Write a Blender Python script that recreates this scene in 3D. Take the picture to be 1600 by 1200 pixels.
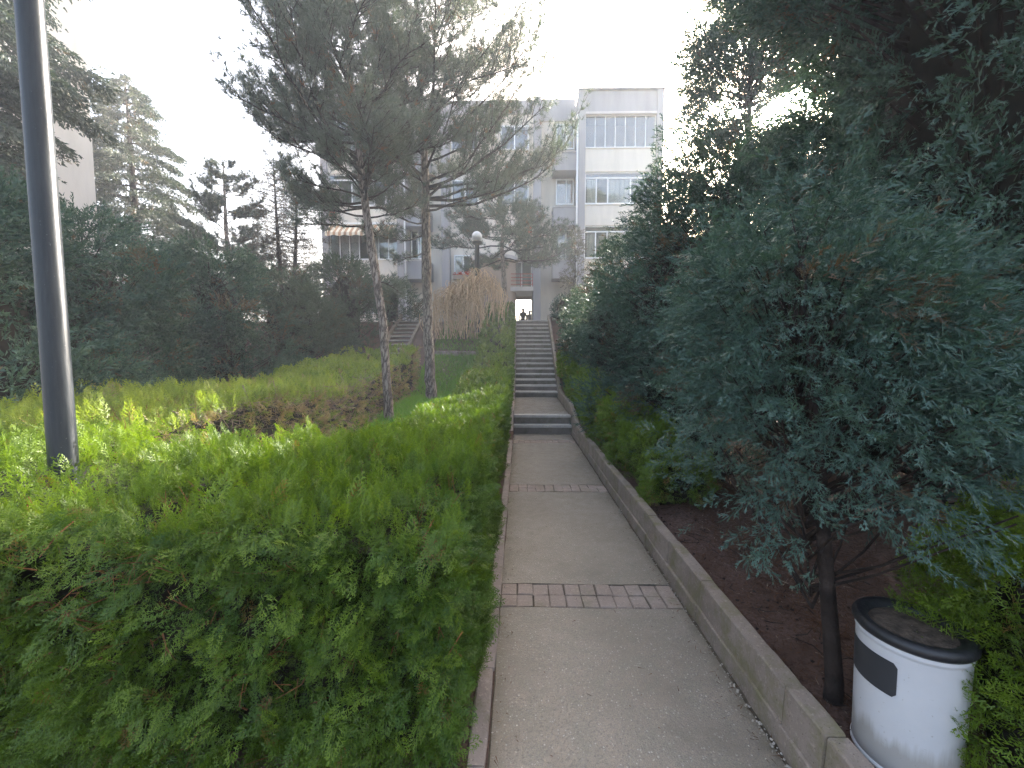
import bpy, bmesh, math, random
import numpy as np
from mathutils import Vector, Matrix

for o in list(bpy.data.objects):
    bpy.data.objects.remove(o)
random.seed(7)
rng = np.random.default_rng(11)
S = bpy.context.scene
C = S.collection

# ------------------------------------------------------------------ camera, sky, sun, exposure
F_PX = 640.0
PITCH = math.atan(43 / F_PX)
YAW = math.atan(12 / F_PX)
cam_d = bpy.data.cameras.new('camera')
cam_d.sensor_width = 36.0
cam_d.lens = 36.0 * F_PX / 1600.0
cam_d.clip_start = 0.05
cam_d.clip_end = 2000
cam = bpy.data.objects.new('camera', cam_d)
cam.location = (0, 0, 1.6)
cam.rotation_euler = (math.radians(90) - PITCH, 0, YAW)
C.objects.link(cam)
S.camera = cam

SUN_AZ = math.radians(31.24)      # clockwise from +Y
SUN_EL = math.radians(25.77)
sun_dir = Vector((math.sin(SUN_AZ) * math.cos(SUN_EL), math.cos(SUN_AZ) * math.cos(SUN_EL), math.sin(SUN_EL)))

w = bpy.data.worlds.new('World')
S.world = w
w.use_nodes = True
nt = w.node_tree
sky = nt.nodes.new('ShaderNodeTexSky')
sky.sky_type = 'NISHITA'
sky.sun_disc = False
sky.sun_elevation = SUN_EL
sky.sun_rotation = SUN_AZ
sky.air_density = 1.0
sky.dust_density = 10.0
sky.ozone_density = 0.3
nt.nodes['Background'].inputs['Strength'].default_value = 0.15
nt.links.new(sky.outputs[0], nt.nodes['Background'].inputs['Color'])

sun_l = bpy.data.lights.new('sun', 'SUN')
sun_l.energy = 3.6
sun_l.angle = math.radians(0.6)
sun_l.color = (1.0, 0.965, 0.92)
sun = bpy.data.objects.new('sun', sun_l)
sun.rotation_euler = sun_dir.to_track_quat('Z', 'Y').to_euler()
sun.location = sun_dir * 60
C.objects.link(sun)

S.view_settings.view_transform = 'Standard'
S.view_settings.look = 'None'
S.view_settings.exposure = 3.0
S.view_settings.gamma = 1.0
S.view_settings.use_curve_mapping = False
S.render.engine = 'CYCLES'
S.cycles.use_denoising = True
S.cycles.denoising_prefilter = 'NONE'
S.cycles.max_bounces = 7
S.cycles.transparent_max_bounces = 12
S.cycles.sample_clamp_indirect = 8.0

# ------------------------------------------------------------------ materials
def new_mat(name):
    m = bpy.data.materials.new(name)
    m.use_nodes = True
    n = m.node_tree.nodes
    return m, n, m.node_tree.links, n['Principled BSDF']

def L3(c):
    return (c[0], c[1], c[2], 1.0)

def mixrgb(n, l, fac, a, b):
    x = n.new('ShaderNodeMix')
    x.data_type = 'RGBA'
    for sock, v in ((x.inputs[0], fac), (x.inputs[6], a), (x.inputs[7], b)):
        if hasattr(v, 'links'):
            l.new(v, sock)
        elif isinstance(v, (int, float)):
            sock.default_value = v
        else:
            sock.default_value = L3(v)
    return x.outputs[2]

def noise(n, l, scale, detail=5.0, rough=0.55, coord='Object', vec=None):
    t = n.new('ShaderNodeTexNoise')
    t.inputs['Scale'].default_value = scale
    t.inputs['Detail'].default_value = detail
    t.inputs['Roughness'].default_value = rough
    if vec is None:
        tc = n.new('ShaderNodeTexCoord')
        vec = tc.outputs[coord]
    l.new(vec, t.inputs['Vector'])
    return t.outputs['Fac']

def ramp(n, l, src, p0, p1, c0=(0, 0, 0), c1=(1, 1, 1)):
    r = n.new('ShaderNodeValToRGB')
    r.color_ramp.elements[0].position = p0
    r.color_ramp.elements[1].position = p1
    r.color_ramp.elements[0].color = L3(c0)
    r.color_ramp.elements[1].color = L3(c1)
    l.new(src, r.inputs[0])
    return r.outputs[0]

def bump(n, l, p, h, strength=0.4, dist=0.01):
    b = n.new('ShaderNodeBump')
    b.inputs['Strength'].default_value = strength
    b.inputs['Distance'].default_value = dist
    l.new(h, b.inputs['Height'])
    l.new(b.outputs[0], p.inputs['Normal'])

def foliage_mat(name, c0, c1, cdry, trans=0.35, tipgain=0.5, rough=0.5, spec=0.35):
    m, n, l, p = new_mat(name)
    def at(nm):
        a = n.new('ShaderNodeAttribute')
        a.attribute_name = nm
        return a.outputs['Fac']
    col = mixrgb(n, l, at('rnd'), c0, c1)
    tip = at('tip')
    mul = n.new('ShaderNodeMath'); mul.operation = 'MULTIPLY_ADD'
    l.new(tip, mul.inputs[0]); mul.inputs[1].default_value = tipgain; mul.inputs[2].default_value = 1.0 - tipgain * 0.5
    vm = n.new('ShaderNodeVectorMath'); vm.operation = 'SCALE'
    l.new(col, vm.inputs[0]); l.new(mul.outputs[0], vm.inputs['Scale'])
    col = mixrgb(n, l, at('dry'), vm.outputs[0], cdry)
    l.new(col, p.inputs['Base Color'])
    p.inputs['Roughness'].default_value = rough
    p.inputs['Specular IOR Level'].default_value = spec
    tr = n.new('ShaderNodeBsdfTranslucent')
    g = n.new('ShaderNodeVectorMath'); g.operation = 'MULTIPLY'
    l.new(col, g.inputs[0]); g.inputs[1].default_value = (1.5, 1.5, 0.7)
    l.new(g.outputs[0], tr.inputs['Color'])
    mx = n.new('ShaderNodeMixShader'); mx.inputs[0].default_value = trans
    l.new(p.outputs[0], mx.inputs[1]); l.new(tr.outputs[0], mx.inputs[2])
    l.new(mx.outputs[0], n['Material Output'].inputs['Surface'])
    return m

def plain(name, c, rough=0.6, spec=0.5, metal=0.0, var=0.0, scale=6.0, bmp=0.0, bscale=40.0):
    m, n, l, p = new_mat(name)
    p.inputs['Roughness'].default_value = rough
    p.inputs['Specular IOR Level'].default_value = spec
    p.inputs['Metallic'].default_value = metal
    if var:
        f = noise(n, l, scale)
        f = ramp(n, l, f, 0.3, 0.7)
        col = mixrgb(n, l, f, [x * (1 - var) for x in c], [min(1, x * (1 + var)) for x in c])
        l.new(col, p.inputs['Base Color'])
    else:
        p.inputs['Base Color'].default_value = L3(c)
    if bmp:
        bump(n, l, p, noise(n, l, bscale), bmp, 0.01)
    return m

M = {}
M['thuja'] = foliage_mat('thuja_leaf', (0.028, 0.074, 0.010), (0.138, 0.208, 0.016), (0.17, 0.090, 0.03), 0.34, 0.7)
M['thuja_sun'] = foliage_mat('sun_tinted_thuja_leaf', (0.085, 0.150, 0.018), (0.23, 0.285, 0.045), (0.24, 0.17, 0.10), 0.40, 0.7)  # lighter, yellower copy of thuja; sunlight is put into the colour
M['juniper'] = foliage_mat('juniper_leaf', (0.027, 0.063, 0.053), (0.074, 0.128, 0.100), (0.10, 0.055, 0.028), 0.2, 0.7)
M['juniper_far'] = foliage_mat('juniper_hazed_leaf', (0.045, 0.075, 0.058), (0.115, 0.145, 0.105), (0.10, 0.065, 0.035), 0.15, 0.6, 0.7, 0.1)  # paler copy of juniper; veiling glare is put into the colour
M['juniper_left'] = foliage_mat('shrub_juniper_leaf', (0.034, 0.076, 0.062), (0.098, 0.155, 0.115), (0.12, 0.075, 0.04), 0.2, 0.7, 0.55, 0.2)
M['pine'] = foliage_mat('pine_needles', (0.044, 0.072, 0.064), (0.105, 0.135, 0.112), (0.15, 0.075, 0.03), 0.25, 0.4)  # blue-grey cast of the veil is put into the needle colour
M['cedar'] = foliage_mat('cedar_needles', (0.026, 0.046, 0.040), (0.060, 0.078, 0.058), (0.10, 0.07, 0.04), 0.12, 0.4)
M['straw'] = foliage_mat('straw_twigs', (0.46, 0.33, 0.22), (0.74, 0.57, 0.40), (0.3, 0.1, 0.05), 0.1, 0.3, 0.8, 0.1)
M['larch'] = foliage_mat('bare_twigs', (0.07, 0.055, 0.042), (0.12, 0.09, 0.06), (0.05, 0.05, 0.03), 0.05, 0.2, 0.8, 0.1)
M['brown_twig'] = foliage_mat('brown_conifer', (0.075, 0.060, 0.045), (0.11, 0.10, 0.06), (0.13, 0.06, 0.04), 0.2, 0.3)
M['grass'] = foliage_mat('grass_blade', (0.07, 0.19, 0.016), (0.15, 0.30, 0.03), (0.2, 0.15, 0.06), 0.4, 0.5)
M['litter'] = foliage_mat('dead_needles', (0.055, 0.028, 0.018), (0.13, 0.065, 0.036), (0.25, 0.2, 0.15), 0.1, 0.2, 0.8, 0.1)
M['core'] = plain('shaded_twig_core', (0.020, 0.017, 0.012), 0.95, 0.1, var=0.4, scale=14)  # brown of inner twigs and the shade among them in one dark colour
M['twig'] = plain('twig_bark', (0.17, 0.075, 0.032), 0.8, 0.2, var=0.4, scale=30)
M['dead_twig'] = plain('grey_twig', (0.20, 0.15, 0.11), 0.85, 0.2, var=0.3, scale=30)
M['dark_bark'] = plain('dark_bark', (0.030, 0.022, 0.018), 0.9, 0.2, var=0.5, scale=12, bmp=0.8, bscale=45)

def bark():
    m, n, l, p = new_mat('pine_bark')
    tc = n.new('ShaderNodeTexCoord')
    mp = n.new('ShaderNodeMapping'); mp.inputs['Scale'].default_value = (9, 9, 2.6)
    l.new(tc.outputs['Object'], mp.inputs['Vector'])
    v = n.new('ShaderNodeTexVoronoi'); v.feature = 'DISTANCE_TO_EDGE'; v.inputs['Scale'].default_value = 1.6
    nz = noise(n, l, 3.0, 6, 0.65, vec=mp.outputs[0])
    add = n.new('ShaderNodeVectorMath'); add.operation = 'ADD'
    sc = n.new('ShaderNodeVectorMath'); sc.operation = 'SCALE'; sc.inputs['Scale'].default_value = 1.2
    l.new(nz, sc.inputs[0]); l.new(mp.outputs[0], add.inputs[0]); l.new(sc.outputs[0], add.inputs[1])
    l.new(add.outputs[0], v.inputs['Vector'])
    e = ramp(n, l, v.outputs['Distance'], 0.0, 0.22)
    c = mixrgb(n, l, nz, (0.17, 0.135, 0.11), (0.40, 0.35, 0.31))
    c = mixrgb(n, l, e, (0.045, 0.033, 0.027), c)
    l.new(c, p.inputs['Base Color'])
    p.inputs['Roughness'].default_value = 0.9
    p.inputs['Specular IOR Level'].default_value = 0.2
    bump(n, l, p, e, 0.9, 0.02)
    return m
M['bark'] = bark()

def concrete_path():
    m, n, l, p = new_mat('exposed_aggregate_concrete')
    tc = n.new('ShaderNodeTexCoord'); v = tc.outputs['Object']
    big = ramp(n, l, noise(n, l, 1.3, 5, 0.6, vec=v), 0.32, 0.7)
    mid = noise(n, l, 9, 6, 0.65, vec=v)
    c = mixrgb(n, l, big, (0.20, 0.158, 0.112), (0.33, 0.27, 0.212))
    c = mixrgb(n, l, ramp(n, l, mid, 0.42, 0.75), c, (0.235, 0.215, 0.155))
    vo = n.new('ShaderNodeTexVoronoi'); vo.inputs['Scale'].default_value = 95; l.new(v, vo.inputs['Vector'])
    sep = n.new('ShaderNodeSeparateColor'); l.new(vo.outputs['Color'], sep.inputs[0])
    # light and dark stones of the aggregate
    inside = ramp(n, l, vo.outputs['Distance'], 0.30, 0.46, (1, 1, 1), (0, 0, 0))
    lt = ramp(n, l, sep.outputs[0], 0.80, 0.90)
    mlt = n.new('ShaderNodeMath'); mlt.operation = 'MULTIPLY'; l.new(inside, mlt.inputs[0]); l.new(lt, mlt.inputs[1])
    dk = ramp(n, l, sep.outputs[1], 0.74, 0.86)
    mdk = n.new('ShaderNodeMath'); mdk.operation = 'MULTIPLY'; l.new(inside, mdk.inputs[0]); l.new(dk, mdk.inputs[1])
    mdk2 = n.new('ShaderNodeMath'); mdk2.operation = 'MULTIPLY'; l.new(mdk.outputs[0], mdk2.inputs[0]); mdk2.inputs[1].default_value = 0.7
    c = mixrgb(n, l, mlt.outputs[0], c, (0.46, 0.43, 0.38))
    c = mixrgb(n, l, mdk2.outputs[0], c, (0.095, 0.085, 0.072))
    fine = noise(n, l, 260, 2, 0.6, vec=v)
    c = mixrgb(n, l, ramp(n, l, fine, 0.35, 0.65), [x for x in (0.14, 0.125, 0.105)], c)
    # fallen specks
    vs = n.new('ShaderNodeTexVoronoi'); vs.inputs['Scale'].default_value = 22; l.new(v, vs.inputs['Vector'])
    sp = ramp(n, l, vs.outputs['Distance'], 0.04, 0.10, (1, 1, 1), (0, 0, 0))
    ss = n.new('ShaderNodeSeparateColor'); l.new(vs.outputs['Color'], ss.inputs[0])
    sr = ramp(n, l, ss.outputs[2], 0.72, 0.75)
    ms = n.new('ShaderNodeMath'); ms.operation = 'MULTIPLY'; l.new(sp, ms.inputs[0]); l.new(sr, ms.inputs[1])
    c = mixrgb(n, l, ms.outputs[0], c, (0.50, 0.47, 0.40))
    sx = n.new('ShaderNodeSeparateXYZ'); l.new(v, sx.inputs[0])
    ax = n.new('ShaderNodeMath'); ax.operation = 'SUBTRACT'; l.new(sx.outputs[0], ax.inputs[0]); ax.inputs[1].default_value = 0.4725
    ab = n.new('ShaderNodeMath'); ab.operation = 'ABSOLUTE'; l.new(ax.outputs[0], ab.inputs[0])
    nz = noise(n, l, 7, 6, 0.7, vec=v)
    ad = n.new('ShaderNodeMath'); ad.operation = 'MULTIPLY_ADD'; l.new(nz, ad.inputs[0]); ad.inputs[1].default_value = 0.22; l.new(ab.outputs[0], ad.inputs[2])
    c = mixrgb(n, l, ramp(n, l, ad.outputs[0], 0.62, 0.72, (0, 0, 0), (0.75, 0.75, 0.75)), c, (0.105, 0.088, 0.058))
    st = ramp(n, l, noise(n, l, 1.9, 9, 0.74, vec=v), 0.52, 0.64, (0, 0, 0), (0.50, 0.50, 0.50))
    c = mixrgb(n, l, st, c, (0.13, 0.11, 0.085))
    l.new(c, p.inputs['Base Color'])
    r = ramp(n, l, mid, 0.3, 0.75, (0.28, 0.28, 0.28), (0.56, 0.56, 0.56))
    l.new(r, p.inputs['Roughness'])
    p.inputs['Specular IOR Level'].default_value = 0.5
    h = n.new('ShaderNodeMath'); h.operation = 'ADD'; l.new(inside, h.inputs[0]); l.new(fine, h.inputs[1])
    bump(n, l, p, h.outputs[0], 0.35, 0.004)
    return m
M['path'] = concrete_path()

def kerb_mat(name, c0, c1, moss, amount):
    m, n, l, p = new_mat(name)
    g = n.new('ShaderNodeNewGeometry'); v = g.outputs['Position']
    a = noise(n, l, 3.5, 6, 0.65, vec=v)
    b = noise(n, l, 60, 4, 0.7, vec=v)
    c = mixrgb(n, l, ramp(n, l, a, 0.3, 0.7), c0, c1)
    c = mixrgb(n, l, ramp(n, l, b, 0.55, 0.8), c, [x * 1.5 for x in c1])
    ms = ramp(n, l, noise(n, l, 5.5, 7, 0.7, vec=v), 0.60 - amount * 0.3, 0.75 - amount * 0.2)
    c = mixrgb(n, l, ms, c, moss)
    dots = noise(n, l, 130, 3, 0.6, vec=v)
    c = mixrgb(n, l, ramp(n, l, dots, 0.62, 0.72), c, [x * 0.45 for x in c0])
    l.new(c, p.inputs['Base Color'])
    p.inputs['Roughness'].default_value = 0.85
    p.inputs['Specular IOR Level'].default_value = 0.3
    bump(n, l, p, b, 0.5, 0.006)
    return m
M['kerb'] = kerb_mat('mossy_kerb_concrete', (0.175, 0.137, 0.105), (0.275, 0.22, 0.18), (0.155, 0.135, 0.068), 0.45)
M['kerb_cap'] = kerb_mat('worn_kerb_concrete', (0.19, 0.155, 0.135), (0.285, 0.235, 0.205), (0.16, 0.14, 0.09), 0.3)
M['step'] = kerb_mat('stair_concrete', (0.125, 0.105, 0.085), (0.20, 0.17, 0.145), (0.10, 0.095, 0.06), 0.4)  # darker than the treads: shade on the risers is put into the colour
M['tread'] = kerb_mat('skylight_tinted_tread', (0.32, 0.29, 0.25), (0.44, 0.40, 0.36), (0.25, 0.23, 0.17), 0.2)  # paler than the steps: sky light on the treads is put into the colour
M['brick'] = kerb_mat('clay_paver', (0.215, 0.165, 0.13), (0.31, 0.25, 0.21), (0.19, 0.165, 0.11), 0.25)
M['stone'] = kerb_mat('wall_stone', (0.20, 0.17, 0.14), (0.30, 0.26, 0.22), (0.12, 0.125, 0.06), 0.5)

def soil():
    m, n, l, p = new_mat('soil')
    g = n.new('ShaderNodeNewGeometry'); v = g.outputs['Position']
    a = noise(n, l, 2.2, 8, 0.7, vec=v)
    b = noise(n, l, 45, 6, 0.7, vec=v)
    c = mixrgb(n, l, ramp(n, l, a, 0.35, 0.65), (0.085, 0.050, 0.036), (0.16, 0.105, 0.085))
    c = mixrgb(n, l, ramp(n, l, b, 0.45, 0.7), c, (0.055, 0.032, 0.024))
    l.new(c, p.inputs['Base Color'])
    p.inputs['Roughness'].default_value = 0.95
    p.inputs['Specular IOR Level'].default_value = 0.15
    bump(n, l, p, b, 0.8, 0.03)
    return m
M['soil'] = soil()

def plaster(name, c, streak=0.20):
    m, n, l, p = new_mat(name)
    g = n.new('ShaderNodeNewGeometry')
    mp = n.new('ShaderNodeMapping'); mp.inputs['Scale'].default_value = (2.0, 2.0, 0.35)
    l.new(g.outputs['Position'], mp.inputs['Vector'])
    a = noise(n, l, 1.0, 6, 0.6, vec=mp.outputs[0])
    b = noise(n, l, 14, 4, 0.6, vec=g.outputs['Position'])
    cc = mixrgb(n, l, ramp(n, l, a, 0.3, 0.7), [x * (1 - streak) for x in c], c)
    cc = mixrgb(n, l, ramp(n, l, b, 0.5, 0.9), cc, [x * 0.92 for x in c])
    l.new(cc, p.inputs['Base Color'])
    p.inputs['Roughness'].default_value = 0.9
    p.inputs['Specular IOR Level'].default_value = 0.2
    return m
M['cream'] = plaster('cream_plaster', (0.72, 0.66, 0.57))
M['cream_far'] = plaster('pale_cream_plaster', (0.66, 0.61, 0.54))
M['grey'] = plaster('grey_plaster', (0.355, 0.345, 0.355))
M['beige'] = plaster('beige_plaster', (0.42, 0.33, 0.26))
M['pale'] = plaster('pale_grey_plaster', (0.58, 0.55, 0.53))
M['white'] = plain('white_frame', (0.78, 0.78, 0.77), 0.4, 0.5)
M['curtain'] = plain('net_curtain', (0.70, 0.69, 0.66), 0.9, 0.1, var=0.08)
M['inside'] = plain('dark_room', (0.16, 0.155, 0.155), 0.9, 0.1, var=0.3, scale=1.2)  # darkness of unlit rooms is put into the colour
M['rail'] = plain('red_rail', (0.34, 0.06, 0.05), 0.5)
M['flag'] = plain('red_cloth', (0.62, 0.05, 0.03), 0.8, 0.1, var=0.15)
M['red_leaf'] = plain('red_petals', (0.50, 0.07, 0.035), 0.7, 0.2, var=0.5, scale=40)
M['pole'] = plain('grey_painted_steel', (0.016, 0.021, 0.026), 0.34, 0.25, var=0.18, scale=9, bmp=0.12, bscale=120)
def pole_mat():
    m, n, l, p = new_mat('worn_grey_pole_paint')
    tc = n.new('ShaderNodeTexCoord')
    mp = n.new('ShaderNodeMapping'); mp.inputs['Scale'].default_value = (28, 28, 2.2)
    l.new(tc.outputs['Object'], mp.inputs['Vector'])
    a = noise(n, l, 1.2, 7, 0.7, vec=mp.outputs[0])
    b = noise(n, l, 55, 4, 0.7, vec=tc.outputs['Object'])
    c = mixrgb(n, l, ramp(n, l, a, 0.40, 0.72), (0.009, 0.012, 0.015), (0.023, 0.028, 0.032))
    c = mixrgb(n, l, ramp(n, l, b, 0.66, 0.74), c, (0.10, 0.10, 0.10))
    l.new(c, p.inputs['Base Color'])
    l.new(ramp(n, l, a, 0.3, 0.7, (0.28, 0.28, 0.28), (0.48, 0.48, 0.48)), p.inputs['Roughness'])
    p.inputs['Specular IOR Level'].default_value = 0.3
    bump(n, l, p, b, 0.2, 0.003)
    return m
M['pole'] = pole_mat()
M['globe'] = plain('opal_glass', (0.82, 0.81, 0.78), 0.25, 0.5)
M['black'] = plain('black_rubber', (0.014, 0.014, 0.016), 0.45, 0.5, var=0.3, scale=20, bmp=0.25, bscale=60)
M['panel'] = plain('dark_panel', (0.030, 0.031, 0.034), 0.55, 0.4, var=0.1)
M['ash'] = plain('ash_sand', (0.085, 0.065, 0.050), 0.95, 0.1, var=0.5, scale=35, bmp=0.8, bscale=90)
M['skin'] = plain('skin', (0.42, 0.25, 0.18), 0.6)
M['cloth_dark'] = plain('dark_cloth', (0.022, 0.022, 0.028), 0.9, 0.1, var=0.2)
M['cloth_blue'] = plain('navy_cloth', (0.03, 0.035, 0.06), 0.9, 0.1, var=0.2)
M['hair'] = plain('dark_hair', (0.012, 0.010, 0.009), 0.7)
M['pebble'] = plain('pebble', (0.30, 0.27, 0.23), 0.8, 0.3, var=0.4, scale=25)
M['paving'] = kerb_mat('courtyard_paving', (0.28, 0.26, 0.24), (0.36, 0.34, 0.31), (0.28, 0.26, 0.22), 0.1)
M['dirt_joint'] = plain('joint_dirt', (0.085, 0.070, 0.052), 0.95, 0.1, var=0.4, scale=30, bmp=0.5)

def bin_paint():
    m, n, l, p = new_mat('white_bin_paint')
    g = n.new('ShaderNodeTexCoord')
    a = noise(n, l, 3, 6, 0.6, vec=g.outputs['Object'])
    mp = n.new('ShaderNodeMapping'); mp.inputs['Scale'].default_value = (14, 14, 1.2)
    l.new(g.outputs['Object'], mp.inputs['Vector'])
    b = noise(n, l, 1.5, 5, 0.6, vec=mp.outputs[0])
    sp = noise(n, l, 70, 3, 0.6, vec=g.outputs['Object'])
    c = mixrgb(n, l, ramp(n, l, a, 0.3, 0.75), (0.46, 0.46, 0.47), (0.56, 0.56, 0.57))
    c = mixrgb(n, l, ramp(n, l, b, 0.55, 0.85), c, (0.50, 0.50, 0.50))
    c = mixrgb(n, l, ramp(n, l, sp, 0.68, 0.74), c, (0.25, 0.22, 0.18))
    sxz = n.new('ShaderNodeSeparateXYZ'); l.new(g.outputs['Object'], sxz.inputs[0])
    gm_ = n.new('ShaderNodeMath'); gm_.operation = 'MULTIPLY_ADD'; l.new(b, gm_.inputs[0]); gm_.inputs[1].default_value = -0.22; l.new(sxz.outputs[2], gm_.inputs[2])
    c = mixrgb(n, l, ramp(n, l, gm_.outputs[0], -0.10, 0.05, (0.6, 0.6, 0.6), (0, 0, 0)), c, (0.22, 0.19, 0.15))
    sc_ = n.new('ShaderNodeMapping'); sc_.inputs['Scale'].default_value = (30, 30, 160); sc_.inputs['Rotation'].default_value = (0.3, 0.2, 0)
    l.new(g.outputs['Object'], sc_.inputs['Vector'])
    c = mixrgb(n, l, ramp(n, l, noise(n, l, 1.0, 2, 0.5, vec=sc_.outputs[0]), 0.72, 0.76, (0, 0, 0), (0.5, 0.5, 0.5)), c, (0.30, 0.29, 0.28))
    l.new(c, p.inputs['Base Color'])
    p.inputs['Roughness'].default_value = 0.38
    return m
M['bin'] = bin_paint()

def glass_mat():
    m, n, l, p = new_mat('window_glass')
    t = n.new('ShaderNodeBsdfTransparent'); t.inputs[0].default_value = (0.80, 0.82, 0.82, 1)
    g = n.new('ShaderNodeBsdfGlossy'); g.inputs['Roughness'].default_value = 0.05
    g.inputs['Color'].default_value = (0.9, 0.9, 0.9, 1)
    fr = n.new('ShaderNodeFresnel'); fr.inputs[0].default_value = 1.5
    mth = n.new('ShaderNodeMath'); mth.operation = 'MULTIPLY_ADD'; mth.inputs[1].default_value = 1.0; mth.inputs[2].default_value = 0.06
    l.new(fr.outputs[0], mth.inputs[0])
    mx = n.new('ShaderNodeMixShader')
    l.new(mth.outputs[0], mx.inputs[0]); l.new(t.outputs[0], mx.inputs[1]); l.new(g.outputs[0], mx.inputs[2])
    l.new(mx.outputs[0], n['Material Output'].inputs['Surface'])
    return m
M['glass'] = glass_mat()

def stripes():
    m, n, l, p = new_mat('striped_awning_cloth')
    g = n.new('ShaderNodeTexCoord')
    wv = n.new('ShaderNodeTexWave'); wv.wave_type = 'BANDS'; wv.bands_direction = 'X'
    wv.inputs['Scale'].default_value = 1.15
    l.new(g.outputs['Object'], wv.inputs['Vector'])
    c = ramp(n, l, wv.outputs['Fac'], 0.44, 0.56, (0.74, 0.66, 0.52), (0.42, 0.25, 0.14))
    l.new(c, p.inputs['Base Color'])
    p.inputs['Roughness'].default_value = 0.9
    return m
M['awning'] = stripes()

# ------------------------------------------------------------------ helpers
def link(o, parent=None):
    C.objects.link(o)
    if parent is not None:
        o.parent = parent
        o.matrix_parent_inverse = Matrix.Identity(4)
    return o

def tag(o, label=None, cat=None, group=None, kind=None):
    for k, v in (('label', label), ('category', cat), ('group', group), ('kind', kind)):
        if v:
            o[k] = v
    return o

def thing(name, label, cat, loc=(0, 0, 0), group=None, rotz=0.0):
    o = bpy.data.objects.new(name, None)
    o.empty_display_size = 0.2
    o.location = loc
    o.rotation_euler = (0, 0, rotz)
    C.objects.link(o)
    return tag(o, label, cat, group)

def setting(name):
    o = bpy.data.objects.new(name, None)
    C.objects.link(o)
    return tag(o, kind='structure')

class MB:
    """collects shapes for one mesh object"""
    def __init__(self):
        self.v = []; self.f = []
    def add(self, vs, fs):
        b = len(self.v)
        self.v.extend([tuple(p) for p in vs])
        self.f.extend([tuple(i + b for i in q) for q in fs])
        return self
    def box(self, x0, x1, y0, y1, z0, z1):
        vs = [(x0, y0, z0), (x1, y0, z0), (x1, y1, z0), (x0, y1, z0), (x0, y0, z1), (x1, y0, z1), (x1, y1, z1), (x0, y1, z1)]
        return self.add(vs, [(0, 3, 2, 1), (4, 5, 6, 7), (0, 1, 5, 4), (1, 2, 6, 5), (2, 3, 7, 6), (3, 0, 4, 7)])
    def bbox(self, x0, x1, y0, y1, z0, z1, b=0.006, jit=0.0):
        """box with chamfered top edges"""
        j = lambda: random.uniform(-jit, jit)
        a = [(x0 + j(), y0 + j(), z0), (x1 + j(), y0 + j(), z0), (x1 + j(), y1 + j(), z0), (x0 + j(), y1 + j(), z0)]
        m = [(p[0], p[1], z1 - b + j()) for p in a]
        t = [(x0 + b + j(), y0 + b + j(), z1 + j()), (x1 - b + j(), y0 + b + j(), z1 + j()), (x1 - b + j(), y1 - b + j(), z1 + j()), (x0 + b + j(), y1 - b + j(), z1 + j())]
        fs = [(0, 3, 2, 1), (8, 9, 10, 11)]
        for i in range(4):
            k = (i + 1) % 4
            fs += [(i, k, 4 + k, 4 + i), (4 + i, 4 + k, 8 + k, 8 + i)]
        return self.add(a + m + t, fs)
    def tube(self, pts, rad, sides=6, cap=True):
        pts = [Vector(p) for p in pts]
        n = len(pts)
        vs = []
        ref = Vector((0.31, 0.17, 0.93)).normalized()
        for i, p in enumerate(pts):
            d = (pts[min(i + 1, n - 1)] - pts[max(i - 1, 0)])
            d = d.normalized() if d.length > 1e-9 else Vector((0, 0, 1))
            u = d.cross(ref)
            if u.length < 0.15:
                u = d.cross(Vector((1, 0, 0)))
            u.normalize()
            vv = d.cross(u)
            r = rad[i] if hasattr(rad, '__len__') else rad
            for k in range(sides):
                t = 2 * math.pi * k / sides
                vs.append(p + u * (r * math.cos(t)) + vv * (r * math.sin(t)))
        fs = []
        for i in range(n - 1):
            for k in range(sides):
                k2 = (k + 1) % sides
                fs.append((i * sides + k, i * sides + k2, (i + 1) * sides + k2, (i + 1) * sides + k))
        if cap:
            fs.append(tuple(range(sides))[::-1])
            fs.append(tuple((n - 1) * sides + k for k in range(sides)))
        return self.add(vs, fs)
    def lathe(self, prof, seg=32, c=(0, 0), a0=0.0, a1=2 * math.pi):
        full = abs(a1 - a0 - 2 * math.pi) < 1e-6
        ns = seg if full else seg + 1
        vs = []
        for r, z in prof:
            for k in range(ns):
                t = a0 + (a1 - a0) * k / seg
                vs.append((c[0] + r * math.cos(t), c[1] + r * math.sin(t), z))
        fs = []
        for i in range(len(prof) - 1):
            for k in range(seg):
                k2 = (k + 1) % ns
                fs.append((i * ns + k, i * ns + k2, (i + 1) * ns + k2, (i + 1) * ns + k))
        return self.add(vs, fs)
    def build(self, name, mat, parent=None, smooth=False, loc=None):
        me = bpy.data.meshes.new(name)
        me.from_pydata(self.v, [], self.f)
        me.materials.append(mat)
        if smooth:
            me.polygons.foreach_set('use_smooth', [True] * len(me.polygons))
        me.update()
        o = bpy.data.objects.new(name, me)
        if loc is not None:
            o.location = loc
        return link(o, parent)

def np_mesh(name, verts, tris, mat, attrs=None, parent=None):
    me = bpy.data.meshes.new(name)
    nv, nf = len(verts), len(tris)
    me.vertices.add(nv)
    me.vertices.foreach_set('co', np.ascontiguousarray(verts, dtype=np.float32).ravel())
    me.loops.add(nf * 3)
    me.loops.foreach_set('vertex_index', np.ascontiguousarray(tris, dtype=np.int32).ravel())
    me.polygons.add(nf)
    me.polygons.foreach_set('loop_start', np.arange(0, nf * 3, 3, dtype=np.int32))
    me.polygons.foreach_set('loop_total', np.full(nf, 3, dtype=np.int32))
    me.update(calc_edges=True)
    for k, a in (attrs or {}).items():
        at = me.attributes.new(k, 'FLOAT', 'POINT')
        at.data.foreach_set('value', np.ascontiguousarray(a, dtype=np.float32))
    me.materials.append(mat)
    o = bpy.data.objects.new(name, me)
    return link(o, parent)

TRI_COUNT = [0]
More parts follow.
